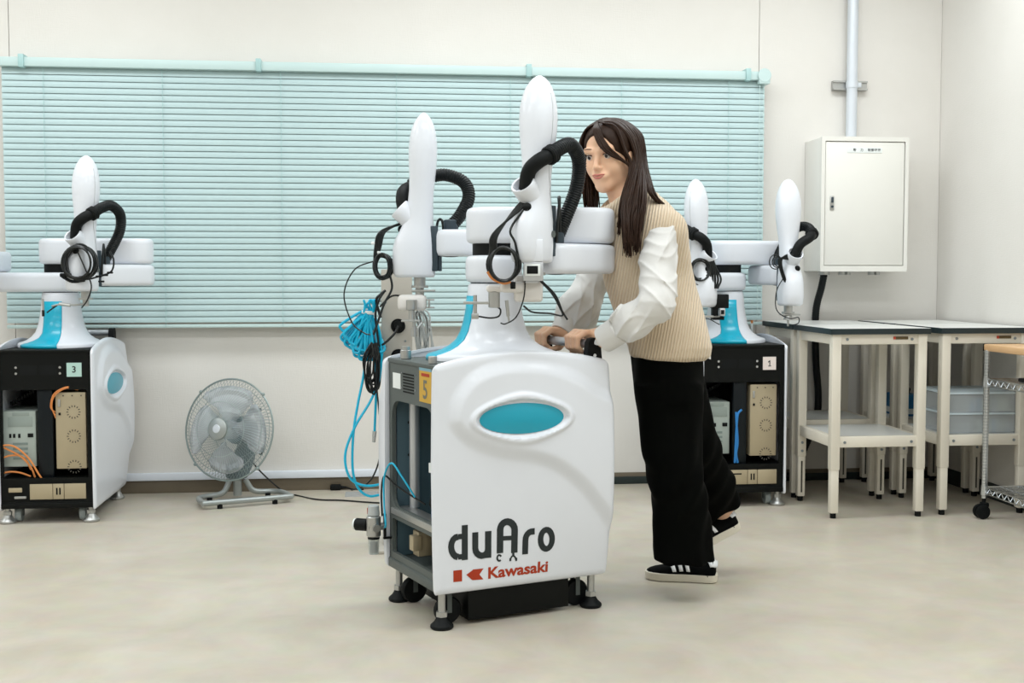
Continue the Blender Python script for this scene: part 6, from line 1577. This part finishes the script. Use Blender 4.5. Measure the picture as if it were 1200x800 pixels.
# ---- shoes
def shoe(toe, heel, name_label=None, side=1):
    toe, heel = Vector(toe), Vector(heel)
    fx = (toe - heel).normalized(); up = Vector((0, 0, 1)); ly = up.cross(fx).normalized(); up = fx.cross(ly).normalized()
    L = (toe - heel).length
    M = Matrix(((fx.x, ly.x, up.x, heel.x), (fx.y, ly.y, up.y, heel.y), (fx.z, ly.z, up.z, heel.z), (0, 0, 0, 1)))
    Q = lambda x, y, z: (M @ Vector((x * L, y, z))) - PB
    # outline: half widths and centre offset along the length
    st = [(0.0, 0.012), (0.015, 0.022), (0.06, 0.031), (0.18, 0.034), (0.35, 0.033), (0.52, 0.037), (0.68, 0.043), (0.80, 0.043), (0.90, 0.036), (0.96, 0.026), (0.99, 0.014), (1.0, 0.006)]
    def loop(gr, z, ins=0.0):
        P = [(x, w + gr) for x, w in st]
        sc = lambda x: 0.5 + (x - 0.5) * (1 + 2 * gr / L)
        return [Q(sc(x), w, z) for x, w in P] + [Q(sc(x), -w, z) for x, w in P[::-1]]
    s = empty('shoe', (0, 0, 0)); bpy.data.objects.remove(s)
    mb = MB(); mb.rings([loop(-0.004, 0.0), loop(0.001, 0.003), loop(0.0025, 0.012), loop(0.002, 0.026), loop(-0.002, 0.028)])
    # upper as lofted sections
    sec = [(0.015, 0.024, 0.068, 0.62), (0.05, 0.032, 0.074, 0.62), (0.12, 0.035, 0.068, 0.60), (0.22, 0.035, 0.062, 0.62), (0.34, 0.034, 0.066, 0.66), (0.44, 0.036, 0.072, 0.62), (0.55, 0.039, 0.064, 0.66), (0.66, 0.043, 0.053, 0.74), (0.78, 0.043, 0.044, 0.84), (0.88, 0.037, 0.039, 0.9), (0.95, 0.028, 0.034, 0.9), (0.988, 0.013, 0.029, 0.9)]
    g = []
    for x, w, h, tp in sec:
        r = []
        for i in range(15):
            t = math.pi * i / 14; c, sn = math.cos(t), math.sin(t)
            z = 0.022 + (h - 0.022) * sn ** 0.62
            k = 1 - (1 - tp) * sn ** 2
            r.append(Q(x, w * math.copysign(abs(c) ** 0.6, c) * k, z))
        g.append(r)
    ub = MB(); ub.rings(g)
    u = ub.build('shoe', M_SHOE, person, 60)
    so = mb.build('sole', M_SOLE, u, 40)
    def surf(x, t, off=0.0012):
        i = max(j for j in range(len(sec) - 1) if sec[j][0] <= x); a, b = sec[i], sec[i + 1]; f = (x - a[0]) / (b[0] - a[0])
        w, h, tp = [a[k] + (b[k] - a[k]) * f for k in (1, 2, 3)]
        c, sn = math.cos(t), math.sin(t); z = 0.022 + (h - 0.022) * sn ** 0.62; k = 1 - (1 - tp) * sn ** 2
        return Q(x, (w * math.copysign(abs(c) ** 0.6, c)) * k + math.copysign(off, c), z + off * 0.6)
    for sd in (0, 1):
        for q in range(3):
            x0 = 0.36 + q * 0.095
            g = []
            for i in range(7):
                t = math.radians(8 + 62 * i / 6); t = t if sd == 0 else math.pi - t
                xa = x0 + 0.075 * (1 - i / 6) * 0 + (0.055 * i / 6) 
                g.append([surf(min(0.93, xa + 0.0), t), surf(min(0.94, xa + 0.052), t)])
            mb = MB(); mb.rings([[p for p in r] for r in g], cap=False, wrap=False); o = mb.build('stripe', M_STRIPE, u, 60)
            md = o.modifiers.new('thickness', 'SOLIDIFY'); md.thickness = 0.0012
    g = []
    for i in range(11):
        t = math.radians(28 + 124 * i / 10); w = 0.055 + 0.085 * math.sin(math.radians(28 + 124 * i / 10)) ** 3 * 0 + 0.06 * (1 - abs(i - 5) / 5)
        back = surf(0.0155, t, 0.002); g.append([back + Vector(fx) * -0.004, back, surf(0.03, t, 0.0022), surf(0.03 + w * 0.6, t, 0.002), surf(0.03 + w, t, 0.002)])
    mb = MB(); mb.rings(g, cap=False, wrap=False)
    mid = [q[0] for q in g]; fc = [mb.bm.verts.new(p) for p in mid]
    mb.bm.faces.new(fc)
    o = mb.build('heel_tab', M_STRIPE, u, 60)
    md = o.modifiers.new('thickness', 'SOLIDIFY'); md.thickness = 0.002
    return u
lt, lh = at_z(757, 676.5, 0.0), at_z(840, 681.5, 0.0)
shoe(lt, lh)
rh = Vector(at(866, 618, 4.02)); rt = Vector(at(795, 655, 3.96)); 
shoe(rt, rh)
